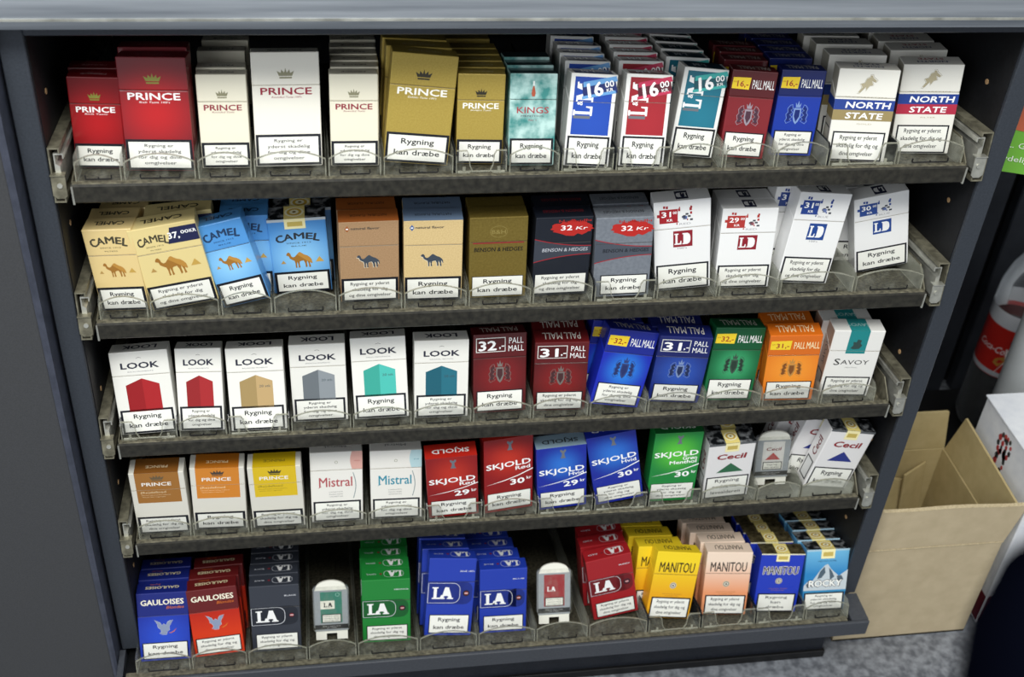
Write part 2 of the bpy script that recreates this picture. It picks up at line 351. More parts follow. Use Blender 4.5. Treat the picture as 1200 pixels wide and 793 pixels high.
# worktop with a folded steel front
wt = empty('worktop', (0.4, 0, 0.142), 'brushed stainless steel worktop running over the open cabinet', 'worktop')
bm = bmesh.new()
prof = [(-0.028, 0.1515), (-0.0245, 0.1445), (-0.016, 0.1425), (0.45, 0.1425), (0.45, 0.185), (-0.020, 0.185), (-0.0265, 0.181), (-0.028, 0.175)]
add_prism(bm, [(y, z-0.142) for y, z in prof], 'x', -1.4, 0.75); link('steel_top', mesh_of(bm, 'steel_top', [m_steel]), wt)
box_obj('seam_strip', (-1.4, 0.75, -0.0288, -0.0275, 0.0105, 0.0125), m_bright, wt)
# neighbouring cabinet on the left with its bevelled door edge
dr = empty('neighbour_cabinet', (-0.3, 0, FZ), 'plain dark grey cabinet front left of the open shelves', 'cabinet')
bm = bmesh.new(); add_prism(bm, [(-1.0, 0.02), (-1.0, -0.016), (-0.2435, -0.016), (-0.2425, -0.0155), (-0.2405, 0.02)], 'z', 0.0+FZ-FZ+0.0, 0.142-FZ-0.0015)
for v in bm.verts: v.co.x += 0.4990
link('door_leaf', mesh_of(bm, 'door_leaf', [m_frame2]), dr)
bm = bmesh.new(); add_prism(bm, [(0.2565, -0.0162), (0.2595, -0.018), (0.2625, -0.0165), (0.2640, 0.0), (0.2640, 0.02), (0.2565, 0.02)], 'z', 0.0, 0.142-FZ-0.0015)
for v in bm.verts: v.co.x += 0.0
link('edge_trim', mesh_of(bm, 'edge_trim', [noise_mat('slate_edge', '3c404c', '4a4e5c', 80, 0.35)]), dr)
box_obj('carcass', (-1.0, 0.2655, 0.021, 0.42, 0, 0.142-FZ-0.0015), m_frame, dr)

# ---------------------------------------------------------------- pull-out shelves
ROWN = ['top', 'second', 'middle', 'fourth', 'bottom']
for r in range(5):
    z, s = ZR[r], SL[r]; y0 = 0 if r < 4 else -0.04
    M = Matrix.Translation((0, y0, z)) @ Matrix.Rotation(-s, 4, 'X')
    if r < 4:
        t = empty('pull_out_shelf', label='dusty grey steel pull-out shelf, the %s one of the rack' % ('topmost', 'second', 'third', 'fourth')[r], cat='shelf', group='pull-out shelves', mat=Matrix.Translation((W/2, 0, z-0.02)))
        off = Vector((-W/2, 0, 0.02))
        def P(name, fn, m, par=t, tilt=True):
            bm = bmesh.new(); fn(bm)
            T = Matrix.Translation(off) @ (Matrix.Rotation(-s, 4, 'X') if tilt else Matrix.Identity(4))
            for v in bm.verts: v.co = T @ v.co
            return link(name, mesh_of(bm, name, m if isinstance(m, list) else [m]), par)
        P('front_lip', lambda b: add_prism(b, [(0.006, -0.0035), (0.001, -0.002), (0, -0.004), (0, -0.0185), (0.0015, -0.0202), (0.012, -0.0202), (0.012, -0.0192), (0.003, -0.0192), (0.0012, -0.018), (0.0012, -0.0055), (0.006, -0.0055)], 'x', 0.001, W-0.001), m_lip, tilt=False)
        P('ledge', lambda b: add_box(b, 0.002, W-0.002, 0.0013, 0.0085, -0.0042, -0.0015, bev=0.0004), m_dust)
        P('floor_sheet', lambda b: add_box(b, 0.002, W-0.002, 0.0085, 0.33, -0.0095, -0.0085), m_dust)
        for x0, d in ((0.0015, 1), (W-0.0015, -1)):
            P('side_flange', lambda b: add_prism(b, [(0.004, -0.018), (0.004, 0.0), (0.022, 0.019 if d < 0 else 0.004), (0.33, 0.019 if d < 0 else 0.004), (0.33, -0.018)], 'x', x0, x0+0.0012*d), m_rail)
            P('end_cap', lambda b: add_prism(b, [(-0.0006, -0.0035), (-0.0006, -0.0205), (0.0145, -0.0207), (0.0145, -0.0195), (0.0008, -0.0195), (0.0008, -0.0035)], 'x', x0-0.0006*d, x0+0.001*d) , m_bright, tilt=False)
        for k in range(3):
            P('flange_hole', lambda b: add_cyl(b, (W-0.0015-0.0014, 0.045+0.06*k, 0.006), 0.0022, 0.0005, 'x', 10), m_black)
        for side in (1, -1):
            X = (lambda x: x) if side < 0 else (lambda x: W-x)
            xa = -0.0122 if side < 0 else -0.0142
            def rail(b):
                o = [(xa, 0.032), (-0.0030, 0.032), (-0.0030, 0.0275), (-0.0042, 0.0275), (-0.0042, 0.0308), (xa+0.0012, 0.0308), (xa+0.0012, -0.0148), (-0.0042, -0.0148), (-0.0042, -0.0118), (-0.003, -0.0118), (-0.003, -0.016), (xa, -0.016)]
                add_prism(b, [(X(p[0]), p[1]) for p in o], 'y', -0.003, 0.34)
            rl = P('outer_rail', rail, m_rail)
            def rail2(b):
                o = [(-0.0088, 0.026), (-0.0010, 0.026), (-0.0010, 0.0215), (-0.0020, 0.0215), (-0.0020, 0.0248), (-0.0078, 0.0248), (-0.0078, 0.017), (-0.0045, 0.015), (-0.0045, -0.006), (-0.0078, -0.008), (-0.0078, -0.0115), (-0.0088, -0.0115)]
                add_prism(b, [(X(p[0]), p[1]) for p in o], 'y', 0.0, 0.33)
            P('inner_rail', rail2, m_bright)
            def clip(b):
                o = [(-0.0125, 0.0085), (-0.0012, 0.0085), (-0.0012, -0.0095), (-0.0035, -0.0118), (-0.0095, -0.0118), (-0.0125, -0.009)]
                add_prism(b, [(X(p[0]), p[1]) for p in o], 'y', -0.0045, -0.0032)
                add_box(b, *sorted((X(-0.0128), X(-0.001))), -0.006, 0.002, 0.0085, 0.0093)
            P('rail_clip', clip, m_bright if side > 0 else m_rail)
            P('clip_rivet', lambda b: add_cyl(b, (X(-0.006), -0.0058, 0.0), 0.0022, 0.0014, 'y', 12), m_bright)
    else:
        t = empty('fixed_shelf_mat', label='dusty grey liner under the packs on the bottom board', cat='shelf liner', mat=Matrix.Translation((W/2, -0.04, z)))
        bm = bmesh.new(); add_prism(bm, [(-0.0004, -0.0032), (-0.0004, -0.0022), (0.0085, -0.0042), (0.0085, -0.0052)], 'x', -W/2-0.026, W/2+0.010); link('front_strip', mesh_of(bm, 'front_strip', [m_dust]), t)

# ---------------------------------------------------------------- background on the right
cooler = empty('dark_fridge', (1.2, 0.62, FZ), 'black panelled fridge side behind the bottle, right of the rack', 'fridge')
m_fr = noise_mat('fridge_panel', '23262c', '2d3037', 30, 0.45)
for x0, x1, y0 in ((0.85, 1.202, 0.50), (1.220, 1.60, 0.50), (1.615, 2.3, 0.50)):
    box_obj('panel', (x0-1.2, x1-1.2, y0-0.62, y0+0.02-0.62, 0, 1.2), m_fr, cooler, 0.002)
box_obj('carcass', (0.85-1.2, 1.1, -0.095, 0.2, 0, 1.2), m_black, cooler, 0.002)

# ---------------------------------------------------------------- pack designs
DIM = {'s': (41.2, 81.5, 17.2), 'm': (43.6, 85.5, 21.6), 'k': (54.5, 87, 21.6), 'h': (54, 98.5, 21.6), 'l': (56.5, 97.2, 21.6), 'f': (53, 83, 21.6), 'x': (60, 87, 21.6)}
def prince(c, body, ink_c, crown, sub, wl, big=False, top_ink=None, lid=None, wk={}):
    a = Art(*DIM[c], body, lid, .715)
    E_crown(a, .775 if not big else .795, .23, .07, crown)
    a.text('brand_lettering', 'PRINCE', 0, .625 if not big else .635, .76, .062, ink_c, b=.03)
    a.text('brand_lettering', sub, 0, .598 if not big else .605, .44, .017, ink_c, sh=.3)
    a.text('top_lettering', 'PRINCE', 0, .42, .5, .17, top_ink or ink_c, face='t', b=.02)
    a.text('top_lettering', sub, 0, .70, .25, .07, top_ink or ink_c, face='t')
    warn(a, wl, .28 if not big else .285, 1.7, **wk); return a
def lm(front, dark, st1, st2, wl=WK):
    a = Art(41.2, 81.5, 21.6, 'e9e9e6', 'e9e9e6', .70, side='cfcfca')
    a.rect('colour_panel', -.41, .345, .41, .70, front, 1); a.rect('colour_panel', -.41, .703, .41, .965, front, 1)
    a.rect('colour_panel', -.42, .06, .42, .97, dark, 1, 't')
    a.slab('brand_lettering', 'L', -.19, .605, 8.6, 17, 'f4f4f4', 2, rot=90)
    a.slab('brand_lettering', 'M', -.17, .79, 15, 15, 'f4f4f4', 2, rot=90)
    a.text('brand_lettering', '&', -.27, .685, 4, 5, 'f4f4f4', 3, b=.02, rot=90, mm=True)
    a.slab('top_lettering', 'L', -.0, .5, 4.6, 8, 'c9ccd8', 2, 't', rot=180); a.slab('top_lettering', 'M', -.16, .5, 6.5, 8, 'c9ccd8', 2, 't', rot=180)
    a.poly('trim_strip', [(-.5, -.5), (.5, -.5), (.5, .5), (-.5, .5)], '6d7078', 2, cx=-.2*41.2, cy=.535*81.5, sx=15, sy=2.6)
    for dy, c, sy in ((0, st1, 13), (5.8, st2, 4.4), (-5.6, st2, 2.6)):
        a.poly('price_sticker', [(-.5, -.5), (.52, -.5), (.5, .5), (-.48, .5)], c, 4 if dy == 0 else 5, cx=4.8, cy=.85*81.5+dy, sx=30, sy=sy, rot=13)
    a.text('price_figures', '16', 1.3/41.2, .842, 14, 12.5, 'ffffff', 7, b=.035, rot=13, mm=True)
    a.text('price_figures', '00', 13.4/41.2, .905, 8.2, 5.6, 'ffffff', 7, b=.02, rot=13, mm=True)
    a.text('price_figures', 'KR', 14.4/41.2, .842, 6, 3, 'ffffff', 7, b=.01, rot=13, mm=True)
    warn(a, wl, .33, 1.4, x0=-.46, x1=.46); return a
def pallmall(c, gl, lid, price, style, wl, crest=('8f9bb0', '2c3350'), wtop=.30, frame=0, txt='ffffff', topc=None):
    a = Art(*DIM[c], gl, lid, .70)
    E_crest(a, .49 if style == 'A' else .50, .50 if c == 's' else .42, *crest)
    if style == 'A':
        a.poly('price_sticker', [(-.5, -.46), (.46, -.5), (.5, .5), (-.48, .46)], 'f3d22e', 2, cx=-.27*a.W, cy=.855*a.H, sx=.4*a.W, sy=.135*a.H)
        a.text('price_figures', price, -.235, .818, .25, .068, 'b3202c', 4, b=.015)
        a.text('price_figures', 'KUN', -.41, .862, .06, .014, 'b3202c', 4)
        for t, x, wd in (('PALL', .085, .21), ('MALL', .34, .25)): a.text('brand_lettering', t, x, .80, wd, .105, txt, 2, b=.0)
    else:
        w0 = (-.45, .10)
        a.rect('price_sticker', w0[0], .775, w0[1], .955, 'e6e6e2', 2); a.rect('price_sticker', w0[0]+.014, .784, w0[1]-.014, .946, '5c1013' if 'r' == style[1] else '1a2468', 3)
        a.text('price_figures', price.replace(',-', ''), -.235, .80, .34, .12, 'ffffff', 4, b=.04)
        a.text('price_figures', ',-', .03, .82, .1, .08, 'ffffff', 4, b=.02)
        a.text('brand_lettering', 'PALL', .30, .872, .27, .078, txt, 2, b=.0); a.text('brand_lettering', 'MALL', .30, .775, .29, .078, txt, 2, b=.0)
    a.text('top_lettering', 'PALL', .2, .5, .3, .55, topc or 'd8d4cc', face='t'); a.text('top_lettering', 'MALL', -.17, .5, .36, .55, topc or 'd8d4cc', face='t')
    warn(a, wl, wtop, frame or .9, x0=-.44, x1=.44, bot=.02); return a
def north(band, side):
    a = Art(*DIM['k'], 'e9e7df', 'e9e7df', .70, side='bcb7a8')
    run = [(-.5,-.5),(-.3,-.2),(-.42,0),(-.2,.05),(-.1,.3),(.1,.42),(.05,.5),(.2,.5),(.25,.38),(.5,.2),(.4,.1),(.22,.2),(.3,-.05),(.1,-.1),(-.05,-.35),(-.1,-.15),(-.22,-.3),(-.4,-.5)]
    a.poly('emblem', run, 'b3a98c', 2, cx=0, cy=.845*87, sx=15, sy=16); a.ring('emblem', [(x*17, y*18) for x, y in run], .3, '8d8468', 3, cx=0, cy=.845*87)
    a.text('brand_lettering', '20 CIGARETTES', 0, .70, .7, .012, 'b3ab95')
    for f in 'fl':
        a.rect('colour_band', -.5 if f == 'f' else 0, .565, .5 if f == 'f' else 1, .678, '27459b', 1, f)
        a.rect('colour_band', -.5 if f == 'f' else 0, .452, .5 if f == 'f' else 1, .565, band, 1, f)
    a.text('brand_lettering', 'NORTH', .06, .588, .74, .068, 'ffffff', b=.035, sh=.12)
    a.text('brand_lettering', 'STATE', .02, .474, .62, .066, 'ffffff', b=.035, sh=.12)
    a.text('brand_lettering', 'GOLD' if band != 'c2314c' else 'FILTER', .05, .41, .25, .014, 'b8a98a')
    a.text('top_lettering', 'NORTH', 0, .36, .5, .2, '3a4270', face='t', b=.02); a.text('top_lettering', 'STATE', 0, .68, .42, .2, side, face='t', b=.02)
    warn(a, W3B, .33, 1.1, x0=-.44, x1=.44); a.rect('side_print', .15, .05, .85, .36, '3b3a3a', 1, 'l'); a.rect('side_print', .2, .065, .8, .345, 'c9c4b6', 2, 'l')
    return a
def camel(c, body, letc, wl, sk=0.0, lid=None, blue=False, lf=.69):
    a = Art(*DIM[c], body, lid or body, lf)
    for ch, x, dy, r, wd in zip('CAMEL', (-.335, -.18, .02, .205, .34), (-.018, .002, .012, .002, -.018), (14, 7, 0, -7, -14), (.15, .17, .19, .13, .12)):
        a.text('brand_lettering', ch, x*.95, .865+dy, wd*a.W*.97, .084*a.H*(1.15 if ch in 'CL' else 1), letc, b=.045, rot=r or .01, mm=True)
    a.text('brand_lettering', 'SINCE 1913', 0, .775, .42, .017, letc); a.text('brand_lettering', 'BLUE' if blue else 'FILTERS', 0, .735, .26, .014, letc)
    W = a.W
    a.poly('emblem', [(-.5, 0), (0, .75), (.5, 0)], 'c9a24e', 2, cx=.33*W, cy=.475*a.H, sx=.15*W, sy=.15*W)
    a.poly('emblem', [(-.5, 0), (0, .35), (.5, 0)], 'b89350', 2, cx=-.3*W, cy=.472*a.H, sx=.09*W, sy=.2*W)
    a.poly('emblem', [(x-.5, y-.35) for x, y in CAMEL], 'a8742a', 3, cx=-.02*W, cy=.51*a.H, sx=.44*W, sy=.46*W)
    a.poly('emblem', [(x-.5, y-.35) for x, y in CAMEL[8:18]], 'c08c3c', 4, cx=-.02*W, cy=.51*a.H, sx=.44*W, sy=.46*W)
    a.text('top_lettering', 'CAMEL', 0, .5, .62, .3, letc, face='t', b=.03)
    warn(a, wl, .30, 1.9); return a
def camelnat(body, lid, dot):
    a = Art(*DIM['k'], body, body, .70)
    a.rect('top_print', -.5, 0, .5, 1, lid, 1, 't'); a.text('top_lettering', 'NATURAL FLAVOR', 0, .5, .62, .2, '1e1a18', 2, face='t')
    a.poly('emblem', [(-.5, 0), (0, -.6), (.5, 0), (0, .6)], dot, 2, cx=-.36*54.5, cy=.915*87, sx=4.6, sy=5.6); a.rect('emblem', -.38, .907, -.34, .922, 'f2f2f2', 3)
    a.text('brand_lettering', 'natural flavor', -.06, .905, .48, .03, '4e4a44', 2, b=.03)
    a.poly('emblem', [(x-.5, y-.35) for x, y in CAMEL], '3d4754', 3, cx=-.02*54.5, cy=.51*87, sx=21, sy=18.5)
    a.poly('emblem', [(x-.5, y-.35) for x, y in CAMEL], 'e4d9c0', 2, cx=-.02*54.5-.4, cy=.51*87-.5, sx=21, sy=18.5)
    warn(a, W3A if dot == 'a8602c' else WK, .30, 1.9, bot=-.0); return a
def bh(kind):
    if kind == 'gold':
        a = Art(*DIM['k'], '@goldbox', '@goldbox', .70)
        a.rect('trim_strip', -.44, .682, .44, .696, 'a3262b', 1)
        a.text('brand_lettering', 'BENSON & HEDGES', 0, .585, .84, .052, '1b170d', b=.02, sh=.1)
        a.text('emblem', 'B&H', 0, .80, .24, .05, '968649', b=.01); a.ring('emblem', [(math.cos(i*.3)*8, math.sin(i*.3)*6) for i in range(21)], .4, '968649', 1, cy=.825*87)
        warn(a, WK, .275, .5, x0=-.45, x1=.45, bot=.02); return a
    g = kind == 'grey'
    a = Art(*DIM['k'], '@grey' if g else '171c28', None, .68)
    up = [(-.5, .66)] + [(-.5+i/10, .66+.06*(1-i/10)**2-.0) for i in range(11)]
    band = [(-.5+i/10, .635+.10*(1-i/10)**2) for i in range(11)] + [(.5-i/10, .50-.09*(i/10)**2+.03) for i in range(11)]
    a.poly('colour_band', band, '4a505b' if g else '3a3f4a', 1, sx=a.W, sy=a.H)
    for sgn, arr in ((1, band[:11]), (-1, band[11:])):
        a.poly('trim_strip', [(x, y+.004) for x, y in arr]+[(x, y-.006) for x, y in arr[::-1]], 'b5252f', 2, sx=a.W, sy=a.H)
    a.text('brand_lettering', 'BENSON & HEDGES', .04, .572, .80, .045, '20242c' if g else 'b9bdc6', 3, b=.015, sh=.1)
    blob = []
    rr = random.Random(3)
    for i in range(34):
        t = 2*math.pi*i/34; blob.append((math.cos(t)*(.5+rr.uniform(-.05, .06)), math.sin(t)*(.5+rr.uniform(-.09, .10))))
    a.poly('price_sticker', blob, 'cf2a22', 3, cx=.14*a.W, cy=.865*a.H, sx=.72*a.W, sy=.17*a.H)
    for i in range(16): a.rect('price_sticker', -.1+i*.036, .935+rr.uniform(0, .012), -.08+i*.036, .95+rr.uniform(0, .02), 'cf2a22', 3)
    a.text('price_figures', '32', .04, .838, .2, .062, 'ffffff', 4, b=.025); a.text('price_figures', 'Kr', .30, .842, .2, .04, 'ffffff', 4, b=.01, sh=.3)
    a.text('top_lettering', 'BENSON & HEDGES', 0, .5, .7, .22, '2b2f37' if g else '8b2630', face='t')
    warn(a, WK if g else W3A, .285, .9 if g else .5, x0=-.38 if g else -.46, x1=.46, bot=.03); return a
def ld(c, col, price, sub, lett, wl):
    a = Art(*DIM[c], 'eeeeee', 'eeeeee', .70); rr = random.Random(5)
    a.rect('price_sticker', -.40, .765, -.08, .915, col, 3); a.text('price_figures', price, -.28, .835, .17, .06, 'ffffff', 5, b=.03)
    a.text('price_figures', '00', -.13, .862, .07, .03, 'ffffff', 5, b=.02); a.text('price_figures', 'KR', -.22, .785, .1, .028, 'ffffff', 5, b=.02)
    for i in range(14):
        x = -.46+rr.random()*.62; y = .74+rr.random()*.2; s = .012+rr.random()*.022; a.rect('price_sticker', x, y, x+s*1.3, y+s, col, 2)
    for i in range(9): x = -.06+rr.random()*.2; y = .775+rr.random()*.11; a.rect('emblem', x, y, x+.05, y+.02, rr.choice(['7b7f8a', 'a5626a' if col[0] in 'ac' else '6b7fb8', '44464e']), 2)
    a.text('brand_lettering', sub, .05, .735, .2, .022, 'a9a9ae')
    y0 = .565
    a.rect('emblem', -.16, y0-.075, .18, y0+.105, lett, 2); a.rect('emblem', -.145, y0-.066, .165, y0+.096, lett, 3)
    a.slab('brand_lettering', 'L', -.075, y0+.015, .13*a.W, .125*a.H, 'f4f4f4', 4); a.slab('brand_lettering', 'D', .075, y0+.015, .15*a.W, .125*a.H, 'f4f4f4', 4)
    a.rect('top_print', -.1, .15, .12, .85, lett if col == lett else '1f2340', 1, 't'); a.slab('top_lettering', 'L', .06, .5, 4.4, 8, 'f0f0f0', 2, 't', 180); a.slab('top_lettering', 'D', -.04, .5, 4.8, 8, 'f0f0f0', 2, 't', 180)
    if c == 'h': a.text('brand_lettering', "100's", 0, .465, .16, .02, '8b8b92')
    warn(a, wl, .295, 1.4, x0=-.47, x1=.47); return a
def look(c, c1, c2, sub, wl, tag_=True):
    a = Art(*DIM[c], 'e9e8e2', 'e9e8e2', .715)
    a.poly('emblem', [(-.5, -.1), (0, .5), (.5, -.1), (.42, -.18), (0, .28), (-.42, -.18)], '2a2d33', 2, cx=0, cy=.922*a.H, sx=.1*a.W, sy=.018*a.H)
    a.text('brand_lettering', 'LOOK', 0, .80, .66, .072, '23263a', b=.045)
    a.text('brand_lettering', sub, 0, .755, .44, .013, '7c7d84')
    pl = [(-.29, .235), (-.29, .60), (0, .675), (0, .235)]; pr = [(0, .235), (0, .675), (.29, .60), (.29, .235)]
    a.poly('colour_panel', pl, c1, 1, sx=a.W, sy=a.H); a.poly('colour_panel', pr, c2, 1, sx=a.W, sy=a.H)
    if tag_: a.text('brand_lettering', '20 stk', .15, .525, .2, .03, '40525a')
    a.text('top_lettering', 'LOOK', 0, .5, .6, .42, '23263a', face='t', b=.03)
    warn(a, wl, .30, 1.6, x0=-.46, x1=.46); return a
def un(panel, topp, crown, ink_c, sub_c, wl):
    a = Art(*DIM['k'], 'dedbd0', 'dedbd0', .73)
    a.rect('colour_panel', -.40, .52, .40, 1, panel, 1); a.rect('colour_panel', -.40, 0, .40, 1, topp, 1, 't')
    E_crown(a, .895, .24, .075, crown); a.text('brand_lettering', 'PRINCE', -.02, .795, .54, .055, ink_c, b=.03)
    a.text('brand_lettering', '(Re)defined', -.1, .675, .46, .035, sub_c); a.text('brand_lettering', 'selected blend of fine tobacco', -.06, .64, .54, .014, sub_c); a.text('brand_lettering', 'twenty class a cigarettes', -.1, .61, .42, .014, sub_c)
    a.text('top_lettering', 'PRINCE', 0, .42, .4, .18, sub_c, face='t', b=.02)
    warn(a, wl, .29, 2.0, x0=-.47, x1=.47); return a
def mistral(col, pale, tabt, wl):
    a = Art(*DIM['k'], 'e6e4de', 'e6e4de', .745)
    arc = [(.5, 1)] + [(.30-.035*math.sin(math.pi*i/8), 1-.25*i/8) for i in range(9)] + [(.5, .75)]
    a.poly('colour_panel', arc, pale, 1, sx=a.W, sy=a.H); a.text('brand_lettering', tabt, .4, .86, .1, .015, col)
    a.poly('trim_strip', [(.31+.05*math.sin(math.pi*i/8), .70-.37*i/8) for i in range(9)]+[(.325+.05*math.sin(math.pi*i/8), .70-.37*i/8) for i in range(8, -1, -1)], '7f8f93', 1, sx=a.W, sy=a.H)
    a.text('brand_lettering', 'Mistral', -.02, .51, .64, .14, col, b=.01); a.poly('brand_lettering', [(-.36, .49), (-.3, .51), (-.27, .54), (-.29, .52), (-.34, .505)], col, 2, sx=a.W, sy=a.H)
    for i, t in enumerate(('LIGHTS', 'KING SIZE', 'CIGARETTES')): a.text('brand_lettering', t, -.02, .425-i*.033, .26, .014, '6d6f73')
    a.disc('emblem', 0, .855, 1.8, 'b5b3a5', 2); a.disc('emblem', 0, .855, 1.1, 'e6e4de', 3)
    a.text('top_lettering', 'Mistral', 0, .5, .4, .2, '6d6f73', face='t')
    warn(a, wl, .30, 1.6, x0=-.46, x1=.46); return a
def skjold(c, gl, lidc, price, sub, wl, topm=None, sub2=None):
    a = Art(*DIM[c], gl, None, .985); s = 87/a.H; k = 1-.13*s if c == 'h' else .885
    a.poly('emblem', [(-.35,-.5),(.35,-.5),(.2,-.28),(.14,.1),(.36,.3),(.36,.5),(.14,.5),(.14,.4),(-.14,.4),(-.14,.5),(-.36,.5),(-.36,.3),(-.14,.1),(-.2,-.28)], '6d727c', 2, cx=.03*a.W, cy=(k if c == 'k' else .9)*a.H, sx=9, sy=12)
    y = .59 if c == 'k' else .615
    if sub2: y = .665
    a.text('brand_lettering', 'SKJOLD', .0, y+.035, .91*a.W, 7.2, 'ffffff', b=.028, rot=3, mm=True)
    a.text('brand_lettering', sub, .29, y-.033*s, .30*a.W, 5.0, 'ffffff', 3, b=.02, rot=3, mm=True)
    if sub2: a.text('brand_lettering', sub2, .16, y-.098*s, .56*a.W, 5.0, 'ffffff', 3, b=.03, rot=3, mm=True)
    sw = [(-.48, .385), (-.1, .432), (.2, .482), (.5, .555), (.5, .540), (.2, .470), (-.1, .422)]
    if sub2: sw = [(x, yy-.01) for x, yy in sw]
    a.poly('trim_strip', sw, 'ffffff', 2, sx=a.W, sy=a.H)
    py = .40
    a.text('price_sticker', price, .18, py, .30*a.W, 7.4, 'ffffff', 3, b=.045, rot=3, mm=True); a.text('price_sticker', 'kr', .42, py+.03, .1*a.W, 4.2, 'ffffff', 3, b=.02, rot=3, mm=True)
    if topm: a.rect('top_print', -.5, 0, .5, 1, topm, 1, 't')
    a.text('top_lettering', 'SKJOLD', 0, .45, .72, .3, 'f0f0f0' if topm != '8aa3b4' else '2a3338', 2, face='t', b=.025)
    warn(a, wl, .285 if c == 'k' else .265, .5, x0=-.44, x1=.46, bot=.035); return a
def cecil(c, tri, wl, soft):
    a = Art(*DIM[c], 'e4e2e2', None, .7, soft=soft)
    a.text('brand_lettering', 'Cecil', .0, .72, .62, .092, 'a3202c', b=.035, sh=.18)
    a.text('brand_lettering', 'Cecil', .008, .716, .62, .092, '5c1a20', 1, b=.035, sh=.18)
    a.poly('emblem', [(-.5, 0), (.5, 0), (0, 1)], tri, 2, cx=.02*a.W, cy=.475*a.H, sx=.58*a.W, sy=.165*a.H)
    a.text('side_lettering', 'Cecil', .5, .62, 26, 9, '7c1d26', 2, face='l', rot=90, mm=True, b=.03); a.rect('side_print', .15, .08, .85, .40, '15161c', 1, 'l'); a.rect('side_print', .22, .10, .78, .38, 'dadada', 2, 'l')
    if soft: a.rect('foil_top', -.5, 0, .5, 1, '@silverfoil', 1, 't'); a.rect('foil_top', -.5, .965, .5, 1, '5a5d60', 1)
    seal(a, .3, 0, .15); warn(a, wl, .40 if wl[1] == 'nedsætter' else .36, 1.3, x0=-.46, x1=.46); return a
def gaul(glo, dark, wl):
    a = Art(*DIM['k'], glo, dark, .665)
    a.text('brand_lettering', 'GAULOISES', 0, .828, .84, .08, 'f6efda', b=.03); a.text('brand_lettering', 'Blondes', .24, .765, .34, .042, 'd8702a', b=.01, sh=.3)
    wing = [(-.1,-.5),(.12,-.5),(.16,-.3),(.3,-.2),(.28,0),(.5,.42),(.3,.38),(.2,.3),(.12,.1),(0,.22),(-.1,.1),(-.2,.3),(-.5,.48),(-.34,.2),(-.32,-.02),(-.2,-.12),(-.14,-.3),(-.25,-.4)]
    a.poly('emblem', wing, '8b97b3', 2, cx=0, cy=.50*87, sx=19, sy=19); a.ring('emblem', [(x*20, y*20) for x, y in wing], .35, 'c9ccd6', 3, cy=.50*87)
    a.poly('emblem', [(-.5, -.2), (-.2, -.3), (.2, -.05), (.5, .5), (.12, .05), (-.2, -.18)], 'e07a2c', 2, cx=9, cy=.43*87, sx=9, sy=8)
    a.text('top_lettering', 'GAULOISES', 0, .5, .66, .24, 'e2d6ae', face='t', b=.025); a.text('top_lettering', 'Blondes', -.15, .8, .2, .12, 'c7682a', face='t')
    warn(a, wl, .275, .9, x0=-.45, x1=.45, bot=.03); return a
def la(c, col, dark, sub, wl, dot='8b2530', body2=None):
    a = Art(*DIM[c], col, None, .665 if c == 'k' else .70); k = .54 if c == 'k' else .555; H = a.H
    a.rect('colour_band', -.5, k-.145, .28, k+.145, dark, 1)
    a.poly('colour_band', rrect(19.5, .29*H, 9), dark, 1, cx=.28*a.W, cy=k*H)
    ol = rrect(46, .255*H, 8); a.ring('trim_strip', [(max(x, -.5*a.W+13.5), y) for x, y in ol], .55, 'd9dbe2', 2, cx=-12.5, cy=k*H)
    a.slab('brand_lettering', 'L', -.28, k, 12.5, 15, 'f2f2f2', 3); a.slab('brand_lettering', 'A', -.09, k, 14.5, 15, 'f2f2f2', 3)
    a.disc('emblem', .33, k, 3.9, '1c1d28', 2); a.disc('emblem', .33, k, 2.4, dot, 3); a.rect('emblem', .295, k-.008, .365, k+.008, 'd8b8b8', 4)
    a.text('brand_lettering', sub, .32, .83, .30 if len(sub) > 5 else .24, .02, 'd9dbe2', b=.02)
    a.ring('top_print', [(x, y) for x, y in rrect(22, 12, 5)], .4, 'c9ccd6', 1, 't', cx=9, cy=.5*a.D)
    a.slab('top_lettering', 'L', .27, .5, 7.5, 10, 'e6e6e6', 2, 't', 180); a.slab('top_lettering', 'A', .13, .5, 9, 10, 'e6e6e6', 2, 't', 180)
    a.disc('top_print', -.1, .5, 1.5, dot, 2, 't'); a.text('top_lettering', sub, -.3, .5, .2, .12, 'c9ccd6', face='t')
    warn(a, wl, .275, .8, x0=-.42 if c == 'k' else -.42, x1=.44, bot=.03); return a
def manitou(c, body, ink_c, wl, soft=False, topi='4a3c22'):
    a = Art(*DIM[c], body, None, .665 if not soft else .99, soft=soft)
    y = .70 if not soft else .655
    a.text('brand_lettering', 'MANITOU', 0, y-.0, .80, .155 if not soft else .135, ink_c, 3, b=.008)
    if soft: a.text('brand_lettering', 'MANITOU', -.0, y-.004, .82, .143, 'e8e4da', 2, b=.045)
    cy = .50 if not soft else .54
    for r, col in ((4.2, 'c9bfa6'), (3.3, '8f8a80'), (2.2, 'e8e2d2'), (1.2, '2d2a28')): a.disc('emblem', -.01, cy, r, col, 2+int(5-r))
    a.text('brand_lettering', 'ORGANIC BLEND', 0, cy-.135, .44, .013, 'b07a30'); a.text('brand_lettering', 'CIGARETTES', 0, cy-.165, .3, .013, 'b07a30')
    if soft: a.rect('foil_top', -.5, 0, .5, 1, noise_mat('warm_foil', '2b2414', '8f8360', 160, .3, .6, bump=1.0, detail=3), 1, 't'); a.rect('foil_top', -.5, .98, .5, 1, 'e8e4c4', 1); seal(a, .3, 0, .13)
    else: a.text('top_lettering', 'MANITOU', 0, .5, .6, .45, topi, face='t', b=.005)
    warn(a, wl, .32 if not soft else .325, 1.3, x0=-.44, x1=.46 if not soft else .44); return a
